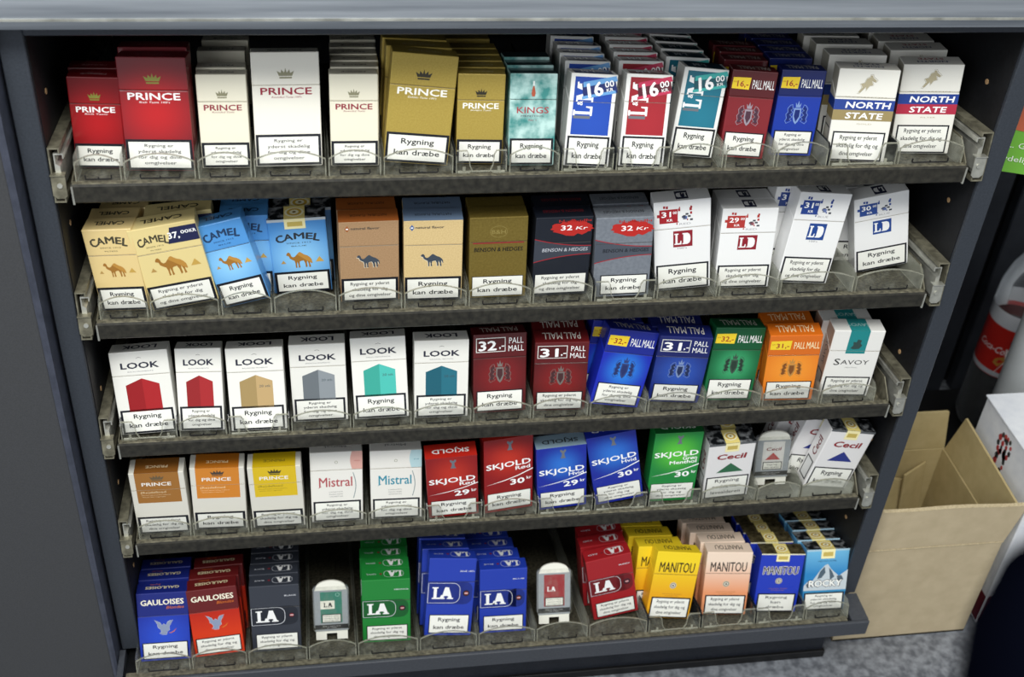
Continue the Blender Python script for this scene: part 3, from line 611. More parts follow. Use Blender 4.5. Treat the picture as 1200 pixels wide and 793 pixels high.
def rocky():
    a = Art(*DIM['f'], vgrad('2f86c4', '6fb6dd', .05, .08), None, .99, soft=True); W, H = a.W, a.H
    a.text('brand_lettering', 'MENTHOL FILTER', 0, .80, .42, .02, '17304e')
    a.poly('mountain_print', [(-.5,.30),(-.5,.42),(-.42,.48),(-.3,.50),(-.15,.66),(-.05,.74),(.02,.76),(.1,.68),(.2,.62),(.3,.56),(.38,.60),(.5,.66),(.5,.30)], 'c3ccd2', 1, sx=W, sy=H)
    for p in ([(-.15,.64),(-.05,.72),(-.02,.62),(-.1,.54),(-.2,.52)], [(.05,.70),(.12,.65),(.2,.55),(.1,.50),(.08,.60)], [(.25,.56),(.36,.57),(.42,.50),(.3,.47)], [(-.45,.44),(-.36,.47),(-.3,.42),(-.42,.38)]): a.poly('mountain_print', p, '4f5f6c', 2, sx=W, sy=H)
    a.rect('mountain_print', -.5, .30, .5, .335, '3a8fc0', 2)
    a.text('brand_lettering', 'ROCKY', 0, .395, .82, .115, '10202e', 3, b=.075); a.text('brand_lettering', 'ROCKY', 0, .40, .78, .105, 'f4f4f0', 4, b=.035)
    a.rect('foil_top', -.5, 0, .5, 1, '@silverfoil', 1, 't'); a.rect('foil_top', -.5, .97, .5, 1, 'a9c9da', 1); seal(a, .32, .0, .15)
    warn(a, W4, .30, 1.5, x0=-.47, x1=.47); return a
def kings():
    a = Art(41.2, 81.5, 21.6, '@kings', '@kings', .72)
    a.poly('emblem', [(-.2,-.5),(.2,-.5),(.3,-.2),(.2,.2),(.1,.5),(-.1,.5),(-.2,.2),(-.3,-.2)], 'b8583a', 2, cx=0, cy=.81*a.H, sx=6, sy=9); a.rect('emblem', -.02, .87, .02, .92, 'dfe8e6', 2)
    a.text('brand_lettering', 'KINGS', 0, .575, .68, .07, 'b23a44', b=.012); a.text('brand_lettering', 'MENTHOL', 0, .535, .5, .02, '5a4a52'); a.text('brand_lettering', 'No 1', 0, .49, .16, .022, '9a3a44')
    a.rect('top_print', -.5, 0, .5, 1, '2c4347', 1, 't'); warn(a, WK, .30, 1.5, x0=-.47, x1=.47); return a
def savoy():
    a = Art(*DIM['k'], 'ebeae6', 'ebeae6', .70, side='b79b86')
    a.rect('colour_band', -.18, .66, .20, 1, '1b8a8c', 1); a.rect('colour_band', -.18, 0, .20, 1, '2b9496', 1, 't')
    a.poly('emblem', [(-.5,-.4),(-.2,-.5),(.3,-.45),(.5,-.1),(.3,.1),(.35,.4),(0,.5),(-.1,.2),(-.35,.25),(-.3,-.1)], '2f4a47', 2, cx=.0, cy=.80*87, sx=12, sy=13)
    a.text('brand_lettering', 'S', -.295, .485, .12, .10, '2b2b2b', b=.01); a.text('brand_lettering', 'AVOY', .06, .495, .56, .07, '2b2b2b', b=.0)
    a.text('brand_lettering', 'MENTHOL', .02, .44, .26, .016, '9a9a9a'); a.text('top_lettering', 'SAVOY', 0, .5, .46, .26, 'b9d8d6', 2, face='t')
    a.text('side_lettering', 'SAVOY', .5, .60, 30, 7, '3a2f28', 2, face='l', rot=90, mm=True); a.rect('side_print', .12, .06, .88, .33, '2a2522', 1, 'l'); a.rect('side_print', .2, .08, .8, .31, 'b8b0a6', 2, 'l')
    warn(a, W3B, .305, 1.3, x0=-.44, x1=.46); return a
RED = glow('d8141c', '8f1018', .045, .045)
DESIGN = {
 'prince_red10': lambda: prince('s', glow('d0161c', '861018', .042, .04), 'ffffff', '8a8a3a', 'Rich Taste', WK, top_ink='c9a0a0', lid=glow('d0161c', '861018', .042, .04)),
 'prince_red100': lambda: prince('l', glow('d8161c', '7c1220', .052, .05), 'ffffff', '8a8a3a', "Rich Taste 100's", W4, True, top_ink='a86a70'),
 'prince_white10': lambda: prince('s', 'e8e3cf', '9c2b3e', '8d8a6e', 'Rounded Taste', W4, top_ink='3a3a3a'),
 'prince_white100': lambda: prince('l', 'e8e5da', 'a3243c', '8d8a6e', "Rounded Taste 100's", W4, True, top_ink='3a3a3a'),
 'prince_white10b': lambda: prince('s', 'e8e3cf', 'a3243c', '8d8a6e', 'Rounded Taste', W4, top_ink='4a2a2e'),
 'prince_gold100': lambda: prince('l', '@princegold', 'fbfaf0', '2f2a18', "Golden Taste 100's", WK, True, top_ink='d8cfa8'),
 'prince_gold10': lambda: prince('s', '@princegold', 'fbfaf0', '2f2a18', 'Golden Taste', WK, top_ink='d8cfa8'),
 'kings': kings,
 'lm_blue': lambda: lm(glow('2153c4', '1c47ae', .04, .05), '18306f', '1e2f74', '6aa4dc'),
 'lm_red': lambda: lm(glow('b92532', 'a01d2b', .04, .05), '5c1620', '5e1a2c', 'd0365c'),
 'lm_teal': lambda: lm(glow('1f7d96', '17697f', .04, .05), '163a4c', '1c5a66', '3fb0ac'),
 'pm_red10': lambda: pallmall('s', '8c2028', '5f161c', '16,-', 'A', WK, ('9a8f9b', '4a2c3c')),
 'pm_blue10': lambda: pallmall('s', '1d3fb4', '16256e', '16,-', 'A', W4, ('7f9ad0', '1b2f7c')),
 'ns_gold': lambda: north('9b8a5c', '3a4270'), 'ns_red': lambda: north('c2314c', 'b03a4e'),
 'camel_tan': lambda: camel('m', 'e3c98c', '453f2e', WK), 'camel_37': lambda: camel37(),
 'camel_blue': lambda: camel('m', glow('8ecbf5', '4f95d8', .043, .04), '1f3f66', WK, blue=True, lid='4f95d8'),
 'camel_soft': lambda: camelsoft(),
 'camel_brown': lambda: camelnat('@kraft', 'b0622c', 'a8602c'), 'camel_nat': lambda: camelnat('@tan', '6f84a0', '4c6aa0'),
 'bh_gold': lambda: bh('gold'), 'bh_black': lambda: bh('black'), 'bh_grey': lambda: bh('grey'),
 'ld_red31': lambda: ld('h', 'b8222c', '31', 'RED', 'a02030', WK), 'ld_red29': lambda: ld('k', 'c03a34', '29', 'RED', 'a02030', W3A),
 'ld_blue31': lambda: ld('h', '26489c', '31', 'BLUE', '1f4a9c', W3A), 'ld_blue30': lambda: ld('k', '2a50a0', '30', 'BLUE', '1f4a9c', WK),
 'look_red': lambda: look('k', 'ad181e', 'bf2228', 'RICH MOMENTS', WK, False), 'look_red10': lambda: look('m', 'a8161c', 'ba2026', 'RICH MOMENTS', W4, False),
 'look_gold': lambda: look('k', 'a58c5a', 'bfa06f', 'BALANCED MOMENTS', WK), 'look_grey': lambda: look('k', '6d747a', '8f969c', 'SMOOTH MOMENTS', W4),
 'look_teal': lambda: look('k', '36a596', '48bcb0', 'MILD MENTHOL', WK), 'look_dteal': lambda: look('k', '1d6376', '267286', 'ORIGINAL MENTHOL', W4),
 'pm_red32': lambda: pallmall('k', glow('8e1d20', '571215', .04, .04), '641519', '32,-', 'Br', WK, ('77706c', '4a2a2c'), .285),
 'pm_red31': lambda: pallmall('k', glow('9a1f20', '5a1315', .04, .04), '6a171a', '31,-', 'Br', W3B, ('77706c', '4a2a2c'), .285),
 'pm_blue32': lambda: pallmall('k', glow('2f8df0', '1b2fc4', .042, .03), '1a2a9c', '32,-', 'A', W4, ('33437c', '25336c'), .30),
 'pm_blue31': lambda: pallmall('k', glow('2f5cc4', '1c2c84', .04, .04), '1a2570', '31,-', 'Bb', WK, ('7f94c0', '22305c'), .285),
 'pm_green': lambda: pallmall('k', glow('3fae72', '0f6a3c', .042, .03), '0d5a34', '32,-', 'A', WK, ('3c4e44', '25382e'), .30),
 'pm_orange': lambda: pallmall('k', glow('ffa030', 'f27a14', .042, .05), 'e8741a', '31,-', 'A', WK, ('c79048', '8a5220'), .30, txt='fff2c0', topc='ffe0b0'),
 'savoy': savoy,
 'prince_brown': lambda: un('a9712f', '8f5a24', '6b5a40', 'f6f2ea', 'e6cfa8', W3B),
 'prince_orange': lambda: un('dd8a2c', 'c4741e', '4a4038', 'f6f2ea', 'f6dcae', WK), 'prince_yellow': lambda: un('e0be1c', 'cfae14', '4a4426', 'f8f6ee', '8f7e22', W3B),
 'mistral_red': lambda: mistral('b5545a', 'd9a79c', 'RED', W4), 'mistral_blue': lambda: mistral('2f8fa8', 'b4d2d8', 'BLUE', W4),
 'skjold_red29': lambda: skjold('k', glow('d63420', 'a01418', .062, .035), None, '29', 'Rød', WK, 'd0281c'),
 'skjold_red30': lambda: skjold('h', glow('d63420', 'a01418', .07, .035), None, '30', 'Rød', WK, 'd0281c'),
 'skjold_blue29': lambda: skjold('k', glow('2f7ae0', '1a2fb0', .062, .03), None, '29', 'Hvid', WK, '8aa3b4'),
 'skjold_blue30': lambda: skjold('h', glow('2f7ae0', '1a2fb0', .07, .035), None, '30', 'Hvid', W4B, '1a2fb0'),
 'skjold_green': lambda: skjold('h', glow('5cc83c', '1c8a3e', .07, .035), None, '30', 'Grøn', W4B, '156a30', 'Menthol'),
 'cecil_green': lambda: cecil('f', '2f6a48', ['Rygning', 'nedsætter', 'levealderen'], True), 'cecil_blue': lambda: cecil('k', '27358c', WK, True),
 'gaul_blue': lambda: gaul(glow('2a52d8', '1c30a8', .03, .05), '1b2a86', WK), 'gaul_red': lambda: gaul(vgrad('e8401e', 'c92a1c', .03, .06), '6e1a1c', W3B),
 'ia_black': lambda: la('k', '343842', '20242e', 'BLACK', W3B), 'ia_green': lambda: la('k', '1f8436', '12602a', 'MENTHOL', W3B),
 'ia_blue100': lambda: la('h', '2340b8', '1a2f8c', "BLUE 100's", WK), 'ia_blue': lambda: la('k', '2340b8', '1a2f8c', 'BLUE', WK), 'ia_red': lambda: la('k', 'b32028', '7c1720', 'RED', W3B),
 'manitou_yellow': lambda: manitou('k', vgrad('eaa81c', 'f2d22a', .03, .075), '3a2c12', W3B), 'manitou_pink': lambda: manitou('k', vgrad('ec9a6c', 'efd8c4', .03, .075), '3a3430', W3B, topi='5c5048'),
 'manitou_blue': lambda: manitou('f', '2440cc', '1c1e3c', ['Rygning', 'kan', 'dræbe'], True), 'rocky': rocky,
}
def camel37():
    a = camel('x', 'e3cf90', '453f2e', W3A)
    a.parts['brand_lettering'] = [(f, [(x*.60-.17*a.W, y-.012*a.H) for x, y in V], F, c, L) for f, V, F, c, L in a.parts['brand_lettering']]
    a.poly('price_sticker', [(-.5, -.5), (.5, -.5), (.5, .5), (-.34, .5)], '1d2350', 4, cx=.265*a.W, cy=.865*a.H, sx=.46*a.W, sy=.185*a.H)
    a.text('price_figures', '37,', .14, .83, .17, .075, 'ffffff', 5, b=.03); a.text('price_figures', '00', .31, .868, .12, .04, 'ffffff', 5, b=.025); a.text('price_figures', 'KR', .43, .868, .1, .04, 'ffffff', 5, b=.02)
    return a
def camelsoft():
    a = camel('f', glow('8ecbf5', '4a90d6', .040, .045), '2a3038', WK, blue=True, lf=.99); a.soft = True
    its = a.parts['brand_lettering']; a.parts['brand_lettering'] = [(f, [(x, y-.1*a.H) for x, y in V], F, c, L) for f, V, F, c, L in its]
    its = a.parts['emblem']; a.parts['emblem'] = [(f, [(x, y-.06*a.H) for x, y in V], F, c, L) for f, V, F, c, L in its]
    a.parts.pop('top_lettering'); a.rect('foil_top', -.5, 0, .5, 1, '@silverfoil', 1, 't'); a.rect('foil_top', -.5, .965, .5, 1, 'b9c4cc', 1); seal(a, .36, -.03, .13); return a
DESC = {
 'prince_red10': 'small red crown pack', 'prince_red100': 'tall red crown pack', 'prince_white10': 'small cream crown pack', 'prince_white100': 'tall white crown pack',
 'prince_white10b': 'small cream crown pack', 'prince_gold100': 'tall gold crown pack leaning right', 'prince_gold10': 'small gold crown pack', 'kings': 'marbled teal pack',
 'lm_blue': 'white-edged blue 16 kr pack', 'lm_red': 'white-edged red 16 kr pack', 'lm_teal': 'white-edged teal 16 kr pack', 'pm_red10': 'maroon 16,- crest pack', 'pm_blue10': 'blue 16,- crest pack',
 'ns_gold': 'white pack with blue and gold bands', 'ns_red': 'white pack with blue and red bands', 'camel_tan': 'narrow tan dromedary pack', 'camel_37': 'wide tan dromedary pack priced 37,00',
 'camel_blue': 'light blue tilted dromedary pack', 'camel_soft': 'light blue dromedary pack with gold seal', 'camel_brown': 'brown kraft dromedary pack', 'camel_nat': 'pale kraft dromedary pack',
 'bh_gold': 'plain old-gold pack', 'bh_black': 'black pack with red 32 splash', 'bh_grey': 'grey pack with red 32 splash', 'ld_red31': 'white pack priced 31 in red', 'ld_red29': 'white pack priced 29 in red',
 'ld_blue31': 'white pack priced 31 in blue', 'ld_blue30': 'white tilted pack priced 30 in blue', 'look_red': 'wide white pack, red pentagon', 'look_red10': 'narrow white pack, red pentagon', 'look_gold': 'white pack, gold pentagon',
 'look_grey': 'white pack, grey pentagon', 'look_teal': 'white pack, light teal pentagon', 'look_dteal': 'white pack, dark teal pentagon', 'pm_red32': 'dark red pack priced 32,-', 'pm_red31': 'dark red pack priced 31,-',
 'pm_blue32': 'bright blue pack, yellow 32,- sticker', 'pm_blue31': 'dark blue pack priced 31,-', 'pm_green': 'green pack, yellow 32,- sticker', 'pm_orange': 'orange pack, yellow 31,- sticker', 'savoy': 'white pack with teal top band',
 'prince_brown': 'white pack, brown crown panel', 'prince_orange': 'white pack, orange crown panel', 'prince_yellow': 'white pack, yellow crown panel', 'mistral_red': 'white pack with red script', 'mistral_blue': 'white pack with teal script',
 'skjold_red29': 'red pack priced 29', 'skjold_red30': 'tall red pack priced 30', 'skjold_blue29': 'blue pack priced 29', 'skjold_blue30': 'tall blue tilted pack priced 30', 'skjold_green': 'tall green pack priced 30',
 'cecil_green': 'white pack with green triangle', 'cecil_blue': 'white leaning pack with blue triangle', 'gaul_blue': 'blue winged helmet pack', 'gaul_red': 'red winged helmet pack', 'ia_black': 'black pack with white slab letters',
 'ia_green': 'green pack with white slab letters', 'ia_blue100': 'tall blue pack with white LA letters', 'ia_blue': 'shorter blue pack with white LA letters', 'ia_red': 'red pack with white LA letters', 'manitou_yellow': 'yellow ring emblem pack',
 'manitou_pink': 'pale pink ring emblem pack', 'manitou_blue': 'blue ring emblem pack', 'rocky': 'sky blue mountain pack', 'stand_cecil': 'clear sample card with red triangle',
 'stand_green': 'clear sample card in teal', 'stand_red': 'clear sample card in red',
}

# measured standing places: name, row, size class, front pose (x, y, z, yaw, roll, lean), poses of the packs behind
PACKS = [
 ('prince_red10', 0, 's', (0.02156, 0.03721, -0.00806, -0.0174, 0.0255, 0.0862), [(0.02018, 0.06088, -0.01124, -0.0087, 0.0153, 0.0862)]),
 ('prince_red100', 0, 'l', (0.07181, 0.02637, -0.00542, -0.0954, -0.0225, 0.1939), [(0.07081, 0.05274, -0.0088, -0.0477, -0.0135, 0.1939)]),
 ('prince_white10', 0, 's', (0.12617, 0.03063, -0.00636, -0.0251, -0.0048, 0.1881), [(0.1255, 0.04843, -0.00858, -0.0126, -0.0029, 0.1881), (0.12348, 0.09297, -0.01413, -0.0126, -0.0029, 0.1881), (0.12565, 0.12386, -0.01798, -0.0126, -0.0029, 0.1881)]),
 ('prince_white100', 0, 'l', (0.17917, 0.02785, -0.00391, 0.0311, 0.0106, 0.2767), []),
 ('prince_white10b', 0, 's', (0.23536, 0.03044, -0.00655, -0.0034, 0.0059, 0.1742), [(0.23723, 0.04915, -0.00893, -0.0017, 0.0035, 0.1742), (0.23788, 0.06695, -0.01115, -0.0017, 0.0035, 0.1742), (0.23784, 0.08475, -0.01336, -0.0017, 0.0035, 0.1742), (0.23799, 0.10352, -0.0157, -0.0017, 0.0035, 0.1742), (0.23898, 0.12541, -0.01843, -0.0017, 0.0035, 0.1742)]),
 ('prince_gold100', 0, 'l', (0.28774, 0.02666, -0.00348, 0.0127, 0.0955, 0.1768), [(0.28769, 0.04886, -0.00731, 0.0063, 0.0573, 0.1768), (0.28579, 0.07106, -0.01007, 0.0063, 0.0573, 0.1768)]),
 ('prince_gold10', 0, 's', (0.34416, 0.02934, -0.00658, -0.0509, 0.0031, 0.1637), [(0.34696, 0.04741, -0.00892, -0.0255, 0.0018, 0.1637), (0.34692, 0.06521, -0.01114, -0.0255, 0.0018, 0.1637), (0.34708, 0.08301, -0.01335, -0.0255, 0.0018, 0.1637), (0.34659, 0.10081, -0.01557, -0.0255, 0.0018, 0.1637), (0.34449, 0.12792, -0.01895, -0.0255, 0.0018, 0.1637)]),
 ('kings', 0, 's', (0.38922, 0.02074, -0.00393, -0.022, 0.0047, 0.2367), [(0.39004, 0.04294, -0.00677, -0.011, 0.0028, 0.2367), (0.39057, 0.06514, -0.00953, -0.011, 0.0028, 0.2367)]),
 ('lm_blue', 0, 's', (0.43721, 0.01235, -0.00121, -0.0016, 0.0589, 0.2647), [(0.44061, 0.0482, -0.00617, -0.0008, 0.0353, 0.2647), (0.43989, 0.0704, -0.00893, -0.0008, 0.0353, 0.2647), (0.4417, 0.09274, -0.01171, -0.0008, 0.0353, 0.2647), (0.44083, 0.12054, -0.01518, -0.0008, 0.0353, 0.2647)]),
 ('lm_red', 0, 's', (0.48676, 0.01029, -0.00122, -0.0217, 0.0411, 0.2672), [(0.49005, 0.0478, -0.00626, -0.0109, 0.0246, 0.2672), (0.49084, 0.07245, -0.00933, -0.0109, 0.0246, 0.2672), (0.49189, 0.09465, -0.01209, -0.0109, 0.0246, 0.2672), (0.49297, 0.11746, -0.01493, -0.0109, 0.0246, 0.2672), (0.4932, 0.13966, -0.0177, -0.0109, 0.0246, 0.2672)]),
 ('lm_teal', 0, 's', (0.53864, 0.03186, -0.00461, 0.0063, 0.097, 0.1855), [(0.53367, 0.06425, -0.00944, 0.0032, 0.0582, 0.1855), (0.53486, 0.08747, -0.01234, 0.0032, 0.0582, 0.1855), (0.53535, 0.10967, -0.0151, 0.0032, 0.0582, 0.1855), (0.53569, 0.13187, -0.01787, 0.0032, 0.0582, 0.1855)]),
 ('pm_red10', 0, 's', (0.58611, 0.03026, -0.00606, -0.1048, 0.0329, 0.1575), [(0.58941, 0.06116, -0.01032, -0.0524, 0.0198, 0.1575), (0.59233, 0.0841, -0.01318, -0.0524, 0.0198, 0.1575), (0.59205, 0.10381, -0.01564, -0.0524, 0.0198, 0.1575)]),
 ('pm_blue10', 0, 's', (0.63565, 0.03656, -0.00807, -0.0617, 0.015, 0.124), [(0.63632, 0.07063, -0.01253, -0.0309, 0.009, 0.124), (0.63726, 0.09019, -0.01496, -0.0309, 0.009, 0.124), (0.63836, 0.10997, -0.01743, -0.0309, 0.009, 0.124), (0.6387, 0.13035, -0.01997, -0.0309, 0.009, 0.124), (0.63988, 0.15384, -0.02289, -0.0309, 0.009, 0.124)]),
 ('ns_gold', 0, 'k', (0.69252, 0.01907, -0.00572, -0.171, -0.031, 0.1392), [(0.6983, 0.05992, -0.01089, -0.0855, -0.0186, 0.1392), (0.69773, 0.09139, -0.01481, -0.0855, -0.0186, 0.1392), (0.6954, 0.11763, -0.01808, -0.0855, -0.0186, 0.1392)]),
 ('ns_red', 0, 'k', (0.76224, 0.03336, -0.00684, -0.1884, -0.0712, 0.0829), [(0.7661, 0.07681, -0.01271, -0.0942, -0.0427, 0.0829), (0.76585, 0.10443, -0.01615, -0.0942, -0.0427, 0.0829), (0.76836, 0.13272, -0.01968, -0.0942, -0.0427, 0.0829)]),
 ('camel_tan', 1, 'm', (0.02511, 0.02323, -0.14864, -0.1276, -0.0896, 0.043), [(0.02483, 0.04543, -0.15202, -0.0638, -0.0538, 0.043), (0.03164, 0.06763, -0.15478, -0.0638, -0.0538, 0.043)]),
 ('camel_37', 1, 'x', (0.07896, 0.02341, -0.14528, 0.0222, -0.1642, 0.0305), [(0.08547, 0.05042, -0.15064, 0.0111, -0.0985, 0.0305)]),
 ('camel_blue', 1, 'm', (0.13395, 0.02353, -0.14476, -0.0476, -0.2605, 0.0983), [(0.1372, 0.0465, -0.1525, -0.02, -0.03, 0.04), (0.1372, 0.069, -0.1553, -0.02, -0.03, 0.04)]),
 ('camel_soft', 1, 'f', (0.18603, 0.04652, -0.15177, -0.0062, -0.0532, -0.0044), [(0.1896, 0.06872, -0.15509, -0.0031, -0.0319, -0.0044)]),
 ('camel_brown', 1, 'k', (0.24723, 0.02695, -0.15045, 0.0062, -0.009, 0.03), [(0.24625, 0.05321, -0.15383, 0.0031, -0.0054, 0.03)]),
 ('camel_nat', 1, 'k', (0.30614, 0.02487, -0.15022, -0.0263, -0.0119, 0.035), [(0.30747, 0.04987, -0.15342, -0.0132, -0.0071, 0.035)]),
 ('bh_gold', 1, 'k', (0.3678, 0.02481, -0.14991, -0.0239, -0.0229, 0.0629), [(0.36787, 0.04701, -0.15288, -0.0119, -0.0137, 0.0629)]),
 ('bh_black', 1, 'k', (0.42832, 0.02523, -0.15017, 0.0021, -0.0119, 0.0275), [(0.43073, 0.05056, -0.15346, 0.001, -0.0071, 0.0275)]),
 ('bh_grey', 1, 'k', (0.48714, 0.01658, -0.14822, -0.0633, -0.0519, 0.0548), [(0.48862, 0.04787, -0.15258, -0.0317, -0.0311, 0.0548)]),
 ('ld_red31', 1, 'h', (0.55087, 0.02352, -0.1468, -0.1021, -0.1417, 0.0408), []),
 ('ld_red29', 1, 'k', (0.61163, 0.02585, -0.14978, -0.0724, -0.038, 0.0908), [(0.61265, 0.0492, -0.15299, -0.0362, -0.0228, 0.0908)]),
 ('ld_blue31', 1, 'h', (0.67483, 0.02805, -0.1484, 0.0327, 0.0944, 0.1001), [(0.66347, 0.05025, -0.15214, 0.0164, 0.0567, 0.1001)]),
 ('ld_blue30', 1, 'k', (0.76731, 0.04714, -0.14711, -0.0684, -0.2344, 0.0268), [(0.748, 0.071, -0.1555, -0.1, -0.02, 0.05)]),
 ('look_red', 2, 'k', (0.03111, 0.01329, -0.29033, -0.0345, -0.0607, 0.2717), []),
 ('look_red10', 2, 'm', (0.0808, 0.0132, -0.29038, -0.0321, 0.0012, 0.334), []),
 ('look_gold', 2, 'k', (0.13612, 0.00926, -0.29019, -0.0296, -0.0216, 0.3032), []),
 ('look_grey', 2, 'k', (0.19646, 0.02313, -0.29453, -0.0284, -0.0212, 0.1844), []),
 ('look_teal', 2, 'k', (0.25735, 0.0185, -0.2907, -0.0472, -0.0455, 0.3055), []),
 ('look_dteal', 2, 'k', (0.3171, 0.01852, -0.29374, -0.0124, 0.0031, 0.2102), []),
 ('pm_red32', 2, 'k', (0.37773, 0.02085, -0.29281, 0.0217, -0.0027, 0.2649), []),
 ('pm_red31', 2, 'k', (0.43982, 0.0217, -0.29553, -0.0755, -0.0331, 0.0364), [(0.44069, 0.04494, -0.29866, -0.0378, -0.0198, 0.0364)]),
 ('pm_blue32', 2, 'k', (0.49651, 0.01663, -0.28859, 0.0846, 0.2126, 0.1891), [(0.49135, 0.03883, -0.29352, 0.0423, 0.1276, 0.1891)]),
 ('pm_blue31', 2, 'k', (0.56283, 0.02513, -0.29539, -0.0911, 0.0334, -0.0029), [(0.56096, 0.04733, -0.29867, -0.0456, 0.02, -0.0029)]),
 ('pm_green', 2, 'k', (0.62061, 0.02182, -0.29358, 0.0297, 0.0729, 0.1558), []),
 ('pm_orange', 2, 'k', (0.68583, 0.01803, -0.29436, -0.1189, -0.0647, -0.0015), [(0.68427, 0.04358, -0.29804, -0.0594, -0.0388, -0.0015)]),
 ('savoy', 2, 'k', (0.75055, 0.02181, -0.29573, -0.0824, 0.0066, 0.0135), [(0.7463, 0.04407, -0.29871, -0.0412, 0.004, 0.0135)]),
 ('prince_brown', 3, 'k', (0.02984, 0.01737, -0.43557, -0.0189, -0.0072, 0.0074), []),
 ('prince_orange', 3, 'k', (0.08728, 0.01782, -0.43509, -0.0107, 0.0231, 0.0236), []),
 ('prince_yellow', 3, 'k', (0.14806, 0.01597, -0.43513, -0.0235, -0.0175, 0.0086), []),
 ('mistral_red', 3, 'k', (0.20946, 0.01727, -0.43391, 0.0009, 0.0083, 0.194), []),
 ('mistral_blue', 3, 'k', (0.27252, 0.01684, -0.43448, -0.0349, -0.0092, 0.17), []),
 ('skjold_red29', 3, 'k', (0.3344, 0.01351, -0.43353, -0.0144, -0.0639, 0.0103), []),
 ('skjold_red30', 3, 'h', (0.39551, 0.01816, -0.43443, 0.0887, -0.0395, 0.1016), []),
 ('skjold_blue29', 3, 'k', (0.45473, 0.01574, -0.4332, -0.0025, -0.0843, 0.0564), []),
 ('skjold_blue30', 3, 'h', (0.52003, 0.01769, -0.4303, -0.0291, -0.2056, 0.0388), []),
 ('skjold_green', 3, 'h', (0.57758, 0.01812, -0.43568, -0.0142, -0.0058, 0.0435), []),
 ('cecil_green', 3, 'f', (0.64146, 0.01677, -0.43428, 0.0086, -0.0495, -0.0028), [(0.64356, 0.04274, -0.43806, 0.0043, -0.0297, -0.0028)]),
 ('cecil_blue', 3, 'k', (0.75989, 0.01832, -0.43086, 0.0277, 0.1863, -0.0026), [(0.73989, 0.04232, -0.43286, 0.02, 0.2, 0.0), (0.72189, 0.06532, -0.43686, 0.03, 0.22, 0.0)]),
 ('gaul_blue', 4, 'k', (0.01446, -0.01244, -0.60706, 0.02, 0.0262, 0.3006), [(0.01484, 0.01393, -0.61472, 0.02, 0.0157, 0.3006), (0.01493, 0.03613, -0.62109, 0.02, 0.0157, 0.3006)]),
 ('gaul_red', 4, 'k', (0.0735, -0.01045, -0.60677, 0.0159, -0.0504, 0.2858), [(0.07313, 0.01175, -0.61377, 0.0079, -0.0302, 0.2858), (0.07668, 0.03395, -0.62013, 0.0079, -0.0302, 0.2858)]),
 ('ia_black', 4, 'k', (0.13651, -0.01061, -0.60836, -0.0064, 0.0004, 0.2749), [(0.13608, 0.01258, -0.61504, -0.0032, 0.0002, 0.2749), (0.13663, 0.03478, -0.62141, -0.0032, 0.0002, 0.2749), (0.13678, 0.05698, -0.62778, -0.0032, 0.0002, 0.2749)]),
 ('ia_green', 4, 'k', (0.26029, -0.00982, -0.60859, -0.0385, -0.0083, 0.2185), [(0.26111, 0.0124, -0.61502, -0.0192, -0.005, 0.2185), (0.2605, 0.0346, -0.62138, -0.0192, -0.005, 0.2185), (0.26265, 0.0568, -0.62775, -0.0192, -0.005, 0.2185)]),
 ('ia_blue100', 4, 'h', (0.32972, -0.01108, -0.60426, -0.0032, 0.0804, 0.3562), [(0.32675, 0.01112, -0.61153, -0.0016, 0.0482, 0.3562), (0.32515, 0.03332, -0.6179, -0.0016, 0.0482, 0.3562)]),
 ('ia_blue', 4, 'k', (0.39492, -0.0091, -0.60876, -0.035, -0.0132, 0.2599), [(0.38992, 0.0134, -0.61571, -0.0175, -0.0066, 0.2599), (0.38692, 0.0359, -0.62216, -0.0175, -0.0066, 0.2599), (0.38392, 0.0584, -0.62861, -0.0175, -0.0066, 0.2599)]),
 ('ia_red', 4, 'k', (0.53305, 0.00091, -0.60669, 0.0111, -0.1762, 0.1989), [(0.52755, 0.02946, -0.61689, 0.0056, -0.1057, 0.1989), (0.5303, 0.05249, -0.6235, 0.0056, -0.1057, 0.1989)]),
 ('manitou_yellow', 4, 'k', (0.59104, -0.01281, -0.60227, 0.0365, 0.1543, 0.3428), [(0.58104, 0.01069, -0.61251, 0.02, 0.06, 0.28), (0.57504, 0.03419, -0.61924, 0.02, 0.06, 0.28), (0.56904, 0.05769, -0.62598, 0.02, 0.06, 0.28)]),
 ('manitou_pink', 4, 'k', (0.66199, -0.00945, -0.60805, -0.1024, -0.003, 0.2671), [(0.66174, 0.0138, -0.61508, -0.0512, -0.0018, 0.2671), (0.65579, 0.036, -0.62144, -0.0512, -0.0018, 0.2671), (0.65272, 0.0582, -0.62781, -0.0512, -0.0018, 0.2671)]),
 ('manitou_blue', 4, 'f', (0.72489, -0.0126, -0.60674, -0.0702, 0.0214, 0.2438), [(0.7221, 0.01413, -0.6149, -0.0351, 0.0128, 0.2438), (0.72109, 0.03633, -0.62127, -0.0351, 0.0128, 0.2438), (0.72003, 0.05853, -0.62763, -0.0351, 0.0128, 0.2438)]),
 ('rocky', 4, 'f', (0.78484, -0.01681, -0.60543, -0.044, -0.0109, 0.3308), [(0.782, 0.00539, -0.61182, -0.022, -0.0065, 0.3308), (0.78466, 0.02789, -0.61827, -0.022, -0.0065, 0.3308), (0.78343, 0.05009, -0.62464, -0.022, -0.0065, 0.3308)]),
 ('stand_cecil', 3, 't', (0.70093, 0.03324, -0.43644, -0.1033, -0.074, 0.1057), []),
 ('stand_green', 4, 't', (0.19825, 0.00016, -0.60975, -0.0212, -0.002, 0.3527), []),
 ('stand_red', 4, 't', (0.45681, -0.00453, -0.6063, -0.0379, -0.0133, 0.4468), []),
]

